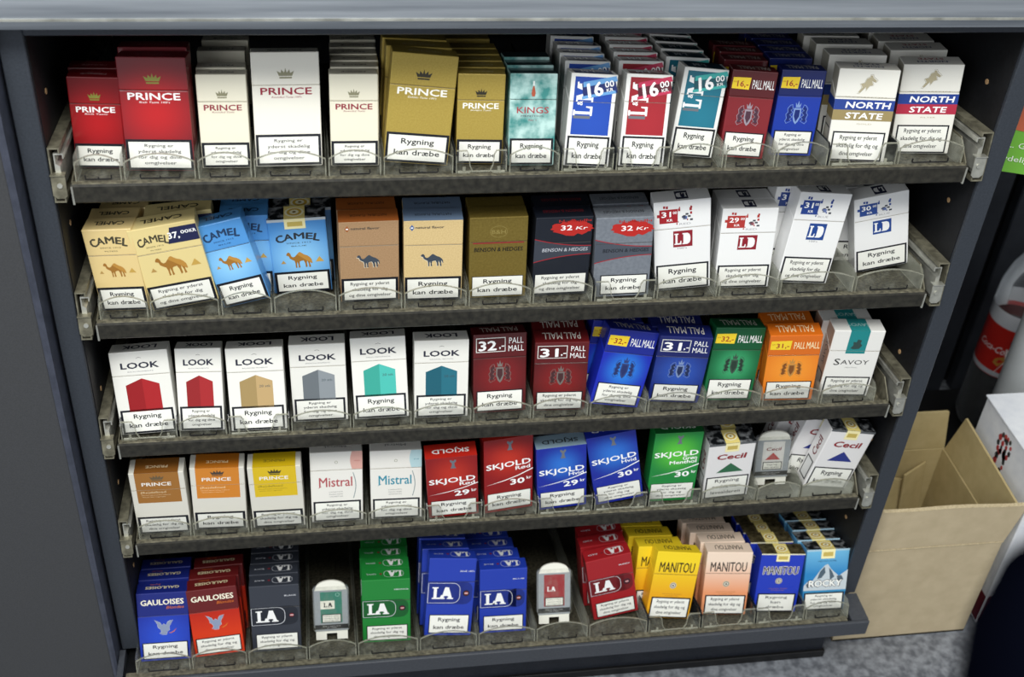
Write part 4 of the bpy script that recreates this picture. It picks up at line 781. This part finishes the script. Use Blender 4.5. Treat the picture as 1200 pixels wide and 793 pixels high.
# ---------------------------------------------------------------- packs, trays and sample stands
ORD = ['first', 'second', 'third', 'fourth', 'fifth', 'sixth', 'seventh', 'eighth', 'ninth', 'tenth', 'eleventh', 'twelfth', 'thirteenth', 'fourteenth', 'fifteenth']
SHELF = ['top shelf', 'second shelf', 'middle shelf', 'fourth shelf', 'bottom shelf']
def pose_matrix(p):
    x, y, z, yaw, roll, lean = p
    Rx = Matrix(((1, 0, 0), (0, math.cos(lean), math.sin(lean)), (0, -math.sin(lean), math.cos(lean))))
    Ry = Matrix(((math.cos(roll), 0, math.sin(roll)), (0, 1, 0), (-math.sin(roll), 0, math.cos(roll))))
    Rz = Matrix(((math.cos(yaw), -math.sin(yaw), 0), (math.sin(yaw), math.cos(yaw), 0), (0, 0, 1)))
    return Matrix.Translation((x, y, z)) @ (Rz @ Rx @ Ry).to_4x4()
def hexa(bm, w, d, zb, zt, zb2=None, zt2=None, bev=0.0008, mi=0, side_mi=None):
    """box from y=0 to d; back-edge heights may differ (zb2, zt2), so the lid cut slopes"""
    zb2 = zb if zb2 is None else zb2; zt2 = zt if zt2 is None else zt2
    vs = [bm.verts.new(c) for c in ((-w/2, 0, zb), (w/2, 0, zb), (w/2, d, zb2), (-w/2, d, zb2), (-w/2, 0, zt), (w/2, 0, zt), (w/2, d, zt2), (-w/2, d, zt2))]
    fs = [bm.faces.new([vs[i] for i in f]) for f in ((0, 1, 5, 4), (1, 2, 6, 5), (2, 3, 7, 6), (3, 0, 4, 7), (4, 5, 6, 7), (3, 2, 1, 0))]
    for i, f in enumerate(fs): f.material_index = side_mi if (side_mi is not None and i in (1, 3)) else mi
    if bev: bmesh.ops.bevel(bm, geom=list(bm.edges), offset=bev, segments=2, affect='EDGES', profile=0.5)
def make_pack(name, art):
    w, h, d = art.W/1000, art.H/1000, art.D/1000
    root = empty('cigarette_pack'); mats = [ink(art.body) if isinstance(art.body, str) else art.body]
    smi = None
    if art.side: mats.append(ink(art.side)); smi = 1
    bm = bmesh.new()
    if art.soft or art.lf > .97:
        hexa(bm, w, d, 0, h, bev=0.0012 if art.soft else 0.0006, side_mi=smi); link('carton', mesh_of(bm, 'carton', mats), root)
    else:
        zl = h*art.lf
        hexa(bm, w, d, 0, zl-0.0001, None, zl+0.010, side_mi=smi); link('carton', mesh_of(bm, 'carton', mats), root)
        lm_ = [ink(art.lid) if isinstance(art.lid, str) else art.lid] + mats[1:]
        bm = bmesh.new(); hexa(bm, w, d, zl+0.0001, h, zl+0.0102, None, side_mi=smi); link('lid', mesh_of(bm, 'lid', lm_), root)
        bm = bmesh.new(); add_box(bm, -w/2+0.0004, w/2-0.0004, -0.0006*0.5, 0.0002, zl-0.00007, zl+0.00007)
        link('lid_seam', mesh_of(bm, 'lid_seam', [ink('9a9486' if isinstance(art.body, str) and art.body[0] in 'de@' and art.body not in ('@goldbox', '@grey', '@kings') else '4a4642')]), root)
    made = {}
    for part, me in art.build():
        if part in art.sub: continue
        made[part] = link(part, me, root)
    for part, me in art.build():
        if part in art.sub and art.sub[part] in made: link(part, me, made[art.sub[part]])
    return root
def copy_tree(o, parent=None, skip=()):
    c = o.copy(); COL.objects.link(c)
    if parent is not None: c.parent = parent
    for ch in list(o.children):
        if ch.name.split('.')[0] in skip: continue
        copy_tree(ch, c)
    return c
def sample_stand(p, kind):
    root = empty('sample_stand', mat=pose_matrix(p)); w, h = 0.040, 0.064
    bm = bmesh.new()
    # white backing card with rounded head and two feet
    pts = [(-.018, -.012), (-.018, .052)] + [(-.017*math.cos(math.radians(a)), .054+.0095*math.sin(math.radians(a))) for a in range(0, 181, 15)] + [(.018, .052), (.018, -.012), (.006, -.012), (.006, -.004), (-.006, -.004), (-.006, -.012)]
    add_prism(bm, [(x, z+.012) for x, z in pts], 'y', 0.0008, 0.0032); link('backing_card', mesh_of(bm, 'backing_card', [ink('ecebe0')]), root)
    bm = bmesh.new(); add_prism(bm, [(x, z+.012) for x, z in rr_pts(w, .055, .004)], 'y', 0.0034, 0.0070); link('clear_case', mesh_of(bm, 'clear_case', [base_mat('silver_sleeve', '9a9da2', 0.3, 0.6)[0] if 'silver_sleeve' not in bpy.data.materials else bpy.data.materials['silver_sleeve']]), root)
    bm = bmesh.new(); add_prism(bm, [(x, z+.012) for x, z in rr_pts(w+.0016, .0565, .004)], 'y', -0.0012, -0.0002); link('clear_front', mesh_of(bm, 'clear_front', [m_clear]), root)
    a = Art(40, 66, 4, 'ffffff'); H = 66.
    c = {'cecil': 'dcdad6', 'green': '2f7f6c', 'red': 'a8202a'}[kind]
    a.rect('grey_mount', -.47, .17, .47, .96, '9aa0a6', 1)
    a.rect('caption_strip', -.47, .205, .47, .295, '1d1f24', 2); a.text('caption_text', 'SMAG DEN NYE', .0, .255, .5, .016, 'c9c9c9', 3); a.text('caption_text', 'SE HER', .0, .225, .28, .016, 'c9c9c9', 3)
    a.rect('printed_card', -.30, .33, .31, .93, c, 3)
    if kind == 'cecil':
        a.text('card_lettering', 'Cecil', .0, .74, .42, .07, '8a2430', 4, b=.03, sh=.15); a.poly('card_emblem', [(-.5, 0), (.5, 0), (0, 1)], 'c22a30', 4, cx=0, cy=.545*H, sx=17, sy=10)
    elif kind == 'green':
        a.rect('card_emblem', -.30, .60, .10, .76, 'eceade', 4); a.slab('brand_mark', 'L', -.16, .68, 4.2, 5.6, '20222a', 5); a.slab('brand_mark', 'A', -.03, .68, 5.6, 5.6, '20222a', 5)
        a.ring('card_emblem', [(2.2*math.cos(i*.5), 2.2*math.sin(i*.5)) for i in range(12)], .4, '9fd0c2', 4, cx=7.5, cy=.87*H)
    else:
        a.slab('brand_mark', 'L', -.16, .66, 4.2, 5.6, 'f2f2f2', 5); a.slab('brand_mark', 'A', -.03, .66, 5.6, 5.6, 'f2f2f2', 5)
    a.rect('card_warning', -.27, .335, .28, .50, '15161c', 5); a.rect('card_warning', -.245, .35, .255, .485, 'e9e8de', 6)
    if kind != 'cecil':
        for i, t in enumerate(W3B): a.text('card_warning', t, 0, .45-i*.042, .42, .02, '22242c', 7)
    else:
        for i, t in enumerate(WK): a.text('card_warning', t, 0, .43-i*.06, (.3, .4)[i], .032, '22242c', 7)
    card = None
    for part, me in a.build():
        for v in me.vertices: v.co.y += 0.0007
        o = link(part, me, root if part in ('grey_mount', 'printed_card', 'caption_strip') or card is None else card)
        if part == 'printed_card': card = o
    return root
def rr_pts(w, h, r): return [(x, y+h/2) for x, y in rrect(w, h, r)]

rows = {r: [] for r in range(5)}
for rec in PACKS: rows[rec[1]].append(rec)
CUT = {'prince_gold10', 'lm_blue', 'lm_red', 'ns_gold', 'look_red', 'look_gold', 'bh_grey', 'skjold_red29', 'skjold_blue29', 'skjold_blue30', 'skjold_green', 'manitou_yellow', 'manitou_pink', 'manitou_blue'}
for r in range(5):
    L = sorted(rows[r], key=lambda q: q[3][0])
    xs = [q[3][0] for q in L]; hw = [(0.040 if q[2] == 't' else DIM[q[2]][0]/1000)/2 for q in L]
    bounds = [xs[0]-hw[0]-0.003] + [((xs[i]+hw[i])+(xs[i+1]-hw[i+1]))/2 for i in range(len(L)-1)] + [xs[-1]+hw[-1]+0.003]
    bounds[0] = max(bounds[0], 0.0035 if r < 4 else -0.027); bounds[-1] = min(bounds[-1], W-0.0035 if r < 4 else 0.8105)
    for i, (name, _, cl, pose, behind) in enumerate(L):
        where = '%s file on the %s' % (ORD[i], SHELF[r])
        # --- the pack files
        if cl == 't':
            o = sample_stand(pose, name[6:])
            tag(o, DESC[name] + ', standing in the ' + where.replace(' on the', ','), 'sample stand', 'sample stands')
        else:
            art = DESIGN[name](); fr = make_pack(name, art); fr.matrix_world = pose_matrix(pose)
            tag(fr, '%s, front of %s' % (DESC[name], where.replace(' on the', ',')), 'cigarette pack', 'packs in the ' + where)
            for j, b in enumerate(behind):
                c = copy_tree(fr); c.matrix_world = pose_matrix(b)
                c['label'] = '%s, %s back in %s' % (DESC[name], ORD[j+1], where.replace(' on the', ','))
        # --- clear tray
        xa, xb = bounds[i]+0.0004, bounds[i+1]-0.0004; w_ = xb-xa
        y0 = 0.0 if r < 4 else -0.04
        cut = name in CUT; mm = m_smoke if cut else m_clear
        T = Matrix.Translation(((xa+xb)/2, y0, ZR[r]-0.0042)) @ Matrix.Rotation(-SL[r], 4, 'X')
        tr = empty('pusher_tray', mat=T); look_ = 'smoky clear tray with cut-out front' if cut else 'clear tray with arched front'
        tag(tr, '%s in the %s' % (look_, where), 'display tray', 'clear trays on the ' + SHELF[r])
        depth = 0.30
        bm = bmesh.new(); add_box(bm, -w_/2, w_/2, 0.0086, depth, -0.0018, -0.0004); link('tray_base', mesh_of(bm, 'tray_base', [m_tray]), tr)
        for sx in (-1, 1):
            bm = bmesh.new(); add_prism(bm, [(0.0072, 0.0012), (0.0072, 0.018), (0.012, 0.023), (depth, 0.026), (depth, -0.0003), (0.009, -0.0003)], 'x', sx*(w_/2-0.0007)-0.0005, sx*(w_/2-0.0007)+0.0005)
            link('divider', mesh_of(bm, 'divider', [mm]), tr)
        n = 12; a2 = w_/2-0.0012
        if not cut:
            top = [(-a2+2*a2*k/n, 0.0185+0.0075*math.sin(math.pi*k/n)**0.8) for k in range(n+1)]
            out = [(-a2, 0.0)] + top + [(a2, 0.0)]
            outs = [out[::-1]]; rims = [top]
        else:
            e = w_*0.27
            lf_ = [(-a2, 0.0), (-a2, 0.0235), (-a2+e*0.72, 0.0235), (-a2+e*0.86, 0.020), (-a2+e*.95, 0.010), (-a2+e*1.15, 0.0045), (-a2+e*1.15, 0.0)]
            outs = [lf_[::-1], [(-x, z) for x, z in lf_], [(-a2+e*1.15, 0), (a2-e*1.15, 0), (a2-e*1.15, 0.0045), (-a2+e*1.15, 0.0045)]]
            rims = [lf_[1:6], [(-x, z) for x, z in lf_[1:6]]]
        bm = bmesh.new()
        for o_ in outs: add_prism(bm, o_, 'y', 0.0060, 0.0071)
        fs = link('front_stop', mesh_of(bm, 'front_stop', [m_clear]), tr)
        for rn, rim in enumerate(rims):
            bm = bmesh.new()
            for p, q in zip(rim, rim[1:]):
                d_ = Vector((q[0]-p[0], q[1]-p[1])); 
                if d_.length < 1e-6: continue
                nn = Vector((-d_.y, d_.x)).normalized()*0.00042
                add_prism(bm, [(p[0]-nn.x, p[1]-nn.y), (q[0]-nn.x, q[1]-nn.y), (q[0]+nn.x, q[1]+nn.y), (p[0]+nn.x, p[1]+nn.y)], 'y', 0.0057, 0.0074)
            for sx in ((-1, 1) if not cut else ((-1,), (1,))[rn]): add_box(bm, sx*a2-0.0004, sx*a2+0.0004, 0.0057, 0.0074, 0.0, 0.0185)
            link('front_rim', mesh_of(bm, 'front_rim', [m_clear2]), fs)
        bm = bmesh.new(); hw_ = w_*0.27
        if not cut:
            add_box(bm, -hw_, hw_, 0.0050, 0.0059, 0.0042, 0.0052)
            for k in (-1, 0, 1): add_box(bm, k*hw_-0.0005, k*hw_+0.0005, 0.0050, 0.0059, 0.0052, 0.0085 if k else 0.0066)
            link('slot_line', mesh_of(bm, 'slot_line', [m_black]), fs)
        else:
            for sx in (-1, 1): add_box(bm, sx*w_*.33-w_*.12, sx*w_*.33+w_*.12, 0.0046, 0.006, 0.003, 0.0055, bev=0.0003); add_box(bm, sx*w_*.33-0.0012, sx*w_*.33+0.0012, 0.0046, 0.006, 0.0055, 0.009)
            add_box(bm, -w_*.22, w_*.22, 0.0048, 0.006, 0.0044, 0.0054)
            link('foot_clip', mesh_of(bm, 'foot_clip', [m_clear2]), fs)

# ---------------------------------------------------------------- boxes, bottle and sign on the right
m_card = noise_mat('corrugated_card', 'b5a587', 'c0b092', 60, 0.8, bump=0.05, detail=8)
m_card_in = noise_mat('corrugated_card_inside', 'b09e70', 'bba97c', 60, 0.8)
m_edge = noise_mat('card_cut_edge', 'b8a684', 'd6c6a2', 400, 0.9, bump=0.4)
cb = empty('cardboard_box', (0.93, 0.10, FZ), 'open brown cardboard box with raised flaps on the floor', 'box')
X0, X1, Y0, Y1, ZT = 0.838, 1.022, 0.022, 0.195, -0.549
def cw(name, d, m=m_card, par=cb, M=None, bev=0.0006):
    x0, x1, y0, y1, z0, z1 = d; return box_obj(name, (x0-0.93, x1-0.93, y0-0.10, y1-0.10, z0-FZ, z1-FZ), m, par, bev, M=M)
cw('front_wall', (X0, X1, Y0, Y0+0.004, FZ, ZT)); cw('back_wall', (X0, X1, Y1-0.004, Y1, FZ, ZT), m_card_in)
cw('side_wall', (X0, X0+0.004, Y0+0.004, Y1-0.004, FZ, ZT), m_card_in); cw('side_wall', (X1-0.004, X1, Y0+0.004, Y1-0.004, FZ, ZT), m_card_in)
cw('box_bottom', (X0, X1, Y0, Y1, FZ, FZ+0.004), m_card_in)
def flap(name, pts, y0, y1, mats):
    bm = bmesh.new(); add_prism(bm, [(x-0.93, z-FZ) for x, z in pts], 'y', y0-0.10, y1-0.10); o = link(name, mesh_of(bm, name, [mats]), cb); return o
f1 = flap('front_flap', [(X0, ZT+.0015)]+[(X0+(X1+.012-X0)*k/8, -0.482-0.0012*math.sin(k*1.1)-0.004*(k/8)) for k in range(9)]+[(X1, ZT+.0015)], Y0-0.001, Y0+0.003, m_card)
bm = bmesh.new()
for k in range(8):
    xa_, xb_ = X0+(X1+.012-X0)*k/8, X0+(X1+.012-X0)*(k+1)/8; za, zb = [-0.482-0.0012*math.sin(q*1.1)-0.004*(q/8) for q in (k, k+1)]
    add_prism(bm, [(xa_-.93, za-FZ), (xb_-.93, zb-FZ), (xb_-.93, zb-FZ+.0012), (xa_-.93, za-FZ+.0012)], 'y', Y0-0.1015, Y0+0.0035-0.1)
link('torn_edge', mesh_of(bm, 'torn_edge', [m_edge]), f1)
flap('back_flap', [(X0, ZT+.0015), (X0, -0.484), (X1-0.014, -0.484), (X1-0.002, ZT+.0015)], Y1-0.004, Y1, m_card_in)
bm = bmesh.new(); add_prism(bm, [(Y0+0.004, ZT+.001), (Y0+0.0, -0.490), (Y1-0.02, -0.482), (Y1-0.006, ZT+.001)], 'x', X1-0.003, X1+0.0)
for v in bm.verts: v.co += Vector((-0.93+(v.co.z-ZT)*0.06, -0.10, -FZ))
link('side_flap', mesh_of(bm, 'side_flap', [m_card_in]), cb)
bm = bmesh.new(); add_prism(bm, [(Y0+0.004-.1, ZT+.001-FZ), (Y0+0.006-.1, -0.50-FZ), (Y1-0.03-.1, -0.50-FZ), (Y1-0.006-.1, ZT+.001-FZ)], 'x', X0-.93, X0+.003-.93)
link('side_flap', mesh_of(bm, 'side_flap', [m_card_in]), cb)
fs_ = box_obj('folded_sheet', (-0.022, 0.024, -0.0015, 0.0015, 0, 0.150), m_card_in, cb, 0.0005); fs_.location = (0.985-0.93, 0.155-0.10, 0.006); fs_.rotation_euler = (math.radians(-8), 0, math.radians(30))
fs2 = box_obj('folded_sheet', (-0.02, 0.02, -0.0015, 0.0015, 0, 0.135), m_card_in, cb, 0.0005); fs2.location = (0.945-0.93, 0.150-0.10, 0.006); fs2.rotation_euler = (math.radians(-10), 0, math.radians(-12))
bm = bmesh.new(); add_box(bm, X0-.93, X1-.93, Y0-.1013, Y0-.0999, ZT-FZ-.0006, ZT-FZ+.0006); link('fold_line', mesh_of(bm, 'fold_line', [m_edge]), cb)

wb = empty('white_carton', (1.15, 0.11, FZ), 'closed white carton with a dark red print beside the cardboard box', 'box')
m_wb = noise_mat('white_carton_card', 'dcdfe6', 'eceef2', 60, 0.6)
box_obj('carton_body', (1.044-1.15, 1.36-1.15, 0.032-0.11, 0.178-0.11, 0, -0.449-FZ), m_wb, wb, 0.0015)
box_obj('carton_lid', (1.0425-1.15, 1.362-1.15, 0.030-0.11, 0.180-0.11, -0.4488-FZ, -0.446-FZ), m_wb, wb, 0.0008)
bm = bmesh.new(); random.seed(11)
for k in range(30):                                   # scrolling red and black emblem on the side
    t = k/29*9.6; r_ = 0.011+0.007*math.sin(t*1.7); y, z = 0.112-0.11+r_*math.cos(t)*1.0, -0.487-FZ+r_*1.5*math.sin(t)
    s_ = random.uniform(0.0024, 0.0044)
    add_prism(bm, [(y+s_*math.cos(a), z+s_*1.3*math.sin(a)) for a in (0, 1.2, 2.3, 3.6, 5.0)], 'x', 1.0436-1.15, 1.0441-1.15, mi=k % 2)
link('side_emblem', mesh_of(bm, 'side_emblem', [ink('b8383c'), ink('2a2d33')]), wb)
box_obj('red_print', (1.0436-1.15, 1.0442-1.15, 0.034-0.11, 0.12-0.11, 0.004, 0.05), ink('7c1a1c'), wb)
box_obj('red_print', (1.046-1.15, 1.30-1.15, 0.0312-0.11, 0.0322-0.11, 0.004, 0.052), ink('7c1a1c'), wb)

mt_ = box_obj('floor_dark_sheet', (0.86, 1.9, 0.215, 0.498, FZ, FZ+0.004), m_black); tag(mt_, 'black sheet added to darken the floor behind the boxes', 'mat')  # added sheet that makes the floor behind the boxes read black
bt = empty('cola_bottle', (1.233, 0.42, FZ+0.004), 'clear plastic cola bottle with red label before the dark fridge', 'bottle')
pr = [(0.0, 0.002), (0.030, 0.0), (0.038, 0.006), (0.0435, 0.02), (0.0435, 0.10), (0.0425, 0.112), (0.0425, 0.225), (0.044, 0.235), (0.043, 0.26), (0.036, 0.29), (0.024, 0.315), (0.016, 0.33), (0.014, 0.345), (0.014, 0.36)]
bm = bmesh.new(); add_lathe(bm, pr, n=36)
gm = clear_mat('bottle_plastic', 0.02, 'd8dde2', 0.06, 0.04, 0.9)
link('bottle_shell', mesh_of(bm, 'bottle_shell', [gm]), bt)
bm = bmesh.new(); add_lathe(bm, [(0, .006), (.036, .008), (.0415, .021), (.0415, .10), (.0405, .112), (.0405, .20), (0, .2)], n=30); link('cola_drink', mesh_of(bm, 'cola_drink', [base_mat('dark_cola', '120805', 0.1)[0]]), bt)
bm = bmesh.new(); add_lathe(bm, [(0, 0.3605), (0.0155, 0.3605), (0.0155, 0.378), (0.014, 0.380), (0, 0.380)], n=24); link('bottle_cap', mesh_of(bm, 'bottle_cap', [ink('b01c20')]), bt)
bm = bmesh.new(); add_lathe(bm, [(0.0437, 0.118), (0.0437, 0.205)], n=48); lb = link('paper_label', mesh_of(bm, 'paper_label', [ink('d2281f')]), bt)
bm = bmesh.new(); add_lathe(bm, [(0.0439, 0.205), (0.0439, 0.230)], n=48); link('label_band', mesh_of(bm, 'label_band', [ink('c9cbd0')]), bt)
bm = bmesh.new(); add_lathe(bm, [(0.0439, 0.119), (0.0439, 0.127)], n=48); link('label_band', mesh_of(bm, 'label_band', [ink('b9bcc2')]), bt)
def wrap(name, items, ang0, R, par):
    V = []; F = []; mats = []; MI = []
    for vs, fs, col in items:
        o_ = len(V)
        for u, z in vs: a = ang0+u/R; V.append((R*math.sin(a), -R*math.cos(a), z))
        if col not in mats: mats.append(col)
        for f in fs: F.append(tuple(i+o_ for i in f)); MI.append(mats.index(col))
    me = bpy.data.meshes.new(name); me.from_pydata(V, [], F); me.polygons.foreach_set('material_index', MI)
    for c in mats: me.materials.append(ink(c))
    return link(name, me, par)
Vt, Ft = glyphs('Coca-Cola', .02)
wrap('label_lettering', [([(x*.055-0.004+.3*y*.011, .160+y*.012) for x, y in Vt], Ft, 'f4f0ee')], -1.05, 0.0441, lb)
def fan(pts): return (pts, [tuple(t) for t in tessellate_polygon([[Vector((p[0], p[1], 0)) for p in pts]])])
circ = lambda cx, cz, r, q=1.0: [(cx+r*math.cos(i*.6), cz+r*q*math.sin(i*.6)) for i in range(10)]
its = [(circ(0.0, .185, .0095, .9), '2a1a16'), (circ(-0.001, .181, .0062, 1.2), 'd9a98c'), ([(-.012, .172), (.004, .175), (.016, .160), (.018, .135), (.0, .122), (-.018, .126), (-.008, .150)], 'e6d8d2'),
       ([(-.022, .150), (-.010, .158), (-.006, .150), (-.016, .138), (-.024, .142)], 'b8863a')]
wrap('woman_print', [(*fan(p), c) for p, c in its], -0.42, 0.0443, lb)

rl = empty('white_post', (1.168, 0.262, FZ+0.004), 'pale grey upright post standing beside the bottle', 'post')
bm = bmesh.new(); add_lathe(bm, [(0, 0), (0.042, 0.0), (0.043, 0.004), (0.043, 0.33), (0.0415, 0.3345), (0, 0.335)], n=32)
link('post_body', mesh_of(bm, 'post_body', [noise_mat('pale_grey_plastic', 'a9adb0', 'c2c6c8', 8, 0.5)]), rl)

sg = empty('shop_sign', mat=Matrix.Translation((0.8835, 0.082, -0.057)) @ Matrix.Rotation(math.radians(-20), 4, 'Z'))
tag(sg, 'green and orange printed sign panel right of the top shelf', 'sign')
box_obj('sign_board', (-0.02, 0.16, 0.0, 0.004, 0, 0.16), ink('74b83e'), sg, 0.0008)
bm = bmesh.new(); add_prism(bm, [(-0.02, 0.055)]+[(-0.02+.18*k/12, 0.050-.006*math.sin(k/12*3)) for k in range(13)]+[(0.16, 0.16), (-0.02, 0.16)], 'y', -0.0006, 0.0); link('orange_print', mesh_of(bm, 'orange_print', [ink('cf6a48')]), sg)
for t_, x_, z_, s_ in (('L. Ga', 0.0115, 0.0285, .0085), ('ydelig', 0.0125, 0.0135, .0085)):
    Vt, Ft = glyphs(t_, .0); wd = (max(v[0] for v in Vt)-min(v[0] for v in Vt))
    me = bpy.data.meshes.new('sign_lettering'); W_ = {'L. Ga': .0225, 'ydelig': .0265}[t_]
    me.from_pydata([(x_+x*W_, -0.0008, z_+y*s_*.75) for x, y in Vt], [], Ft); me.materials.append(ink('eef4e6')); link('sign_lettering', me, sg)

# ---------------------------------------------------------------- a sleeve close to the lens, lower right
R_ = cam_rot(0.1953, 0.65557, 0.07808); C_ = Vector((0.19913, -0.91766, 0.53795))
sl = empty('navy_sleeve', label='dark navy sleeve, far out of focus, in the lower right corner', cat='clothing', mat=Matrix.Translation(C_ + R_ @ Vector((0, 0, -0.21))))
bm = bmesh.new()
path = [(.0935, -.0325, 0, .004), (.0915, -.036, 0, .0095), (.0905, -.044, 0, .0135), (.0905, -.055, 0, .0155), (.095, -.068, 0, .0165), (.105, -.085, -.002, .019), (.122, -.112, -.006, .024), (.150, -.150, -.01, .03)]
prev = None
for i, (x, y, z, r_) in enumerate(path):
    ring = []
    for k in range(20):
        a = 2*math.pi*k/20; rr_ = r_*(1+.05*math.sin(3*a+i)); dx, dy = math.cos(math.radians(30)), math.sin(math.radians(30))
        ring.append(bm.verts.new((x+math.cos(a)*rr_*dx, y+math.cos(a)*rr_*dy, z+math.sin(a)*rr_)))
    if prev:
        for k in range(20): f = bm.faces.new((prev[k], prev[(k+1) % 20], ring[(k+1) % 20], ring[k])); f.smooth = True
    else: bm.faces.new(ring)
    prev = ring
bm.faces.new(prev); bmesh.ops.recalc_face_normals(bm, faces=list(bm.faces))
so = link('sleeve_cloth', mesh_of(bm, 'sleeve_cloth', [base_mat('navy_cloth', '04050c', 1.0, 0, 0.0)[0]]), sl)
so.matrix_local = Matrix.Rotation(0, 4, 'X'); sl.matrix_world = Matrix.Translation(C_ + R_ @ Vector((0, 0, -0.21))) @ R_.to_4x4()
bpy.context.view_layer.update()
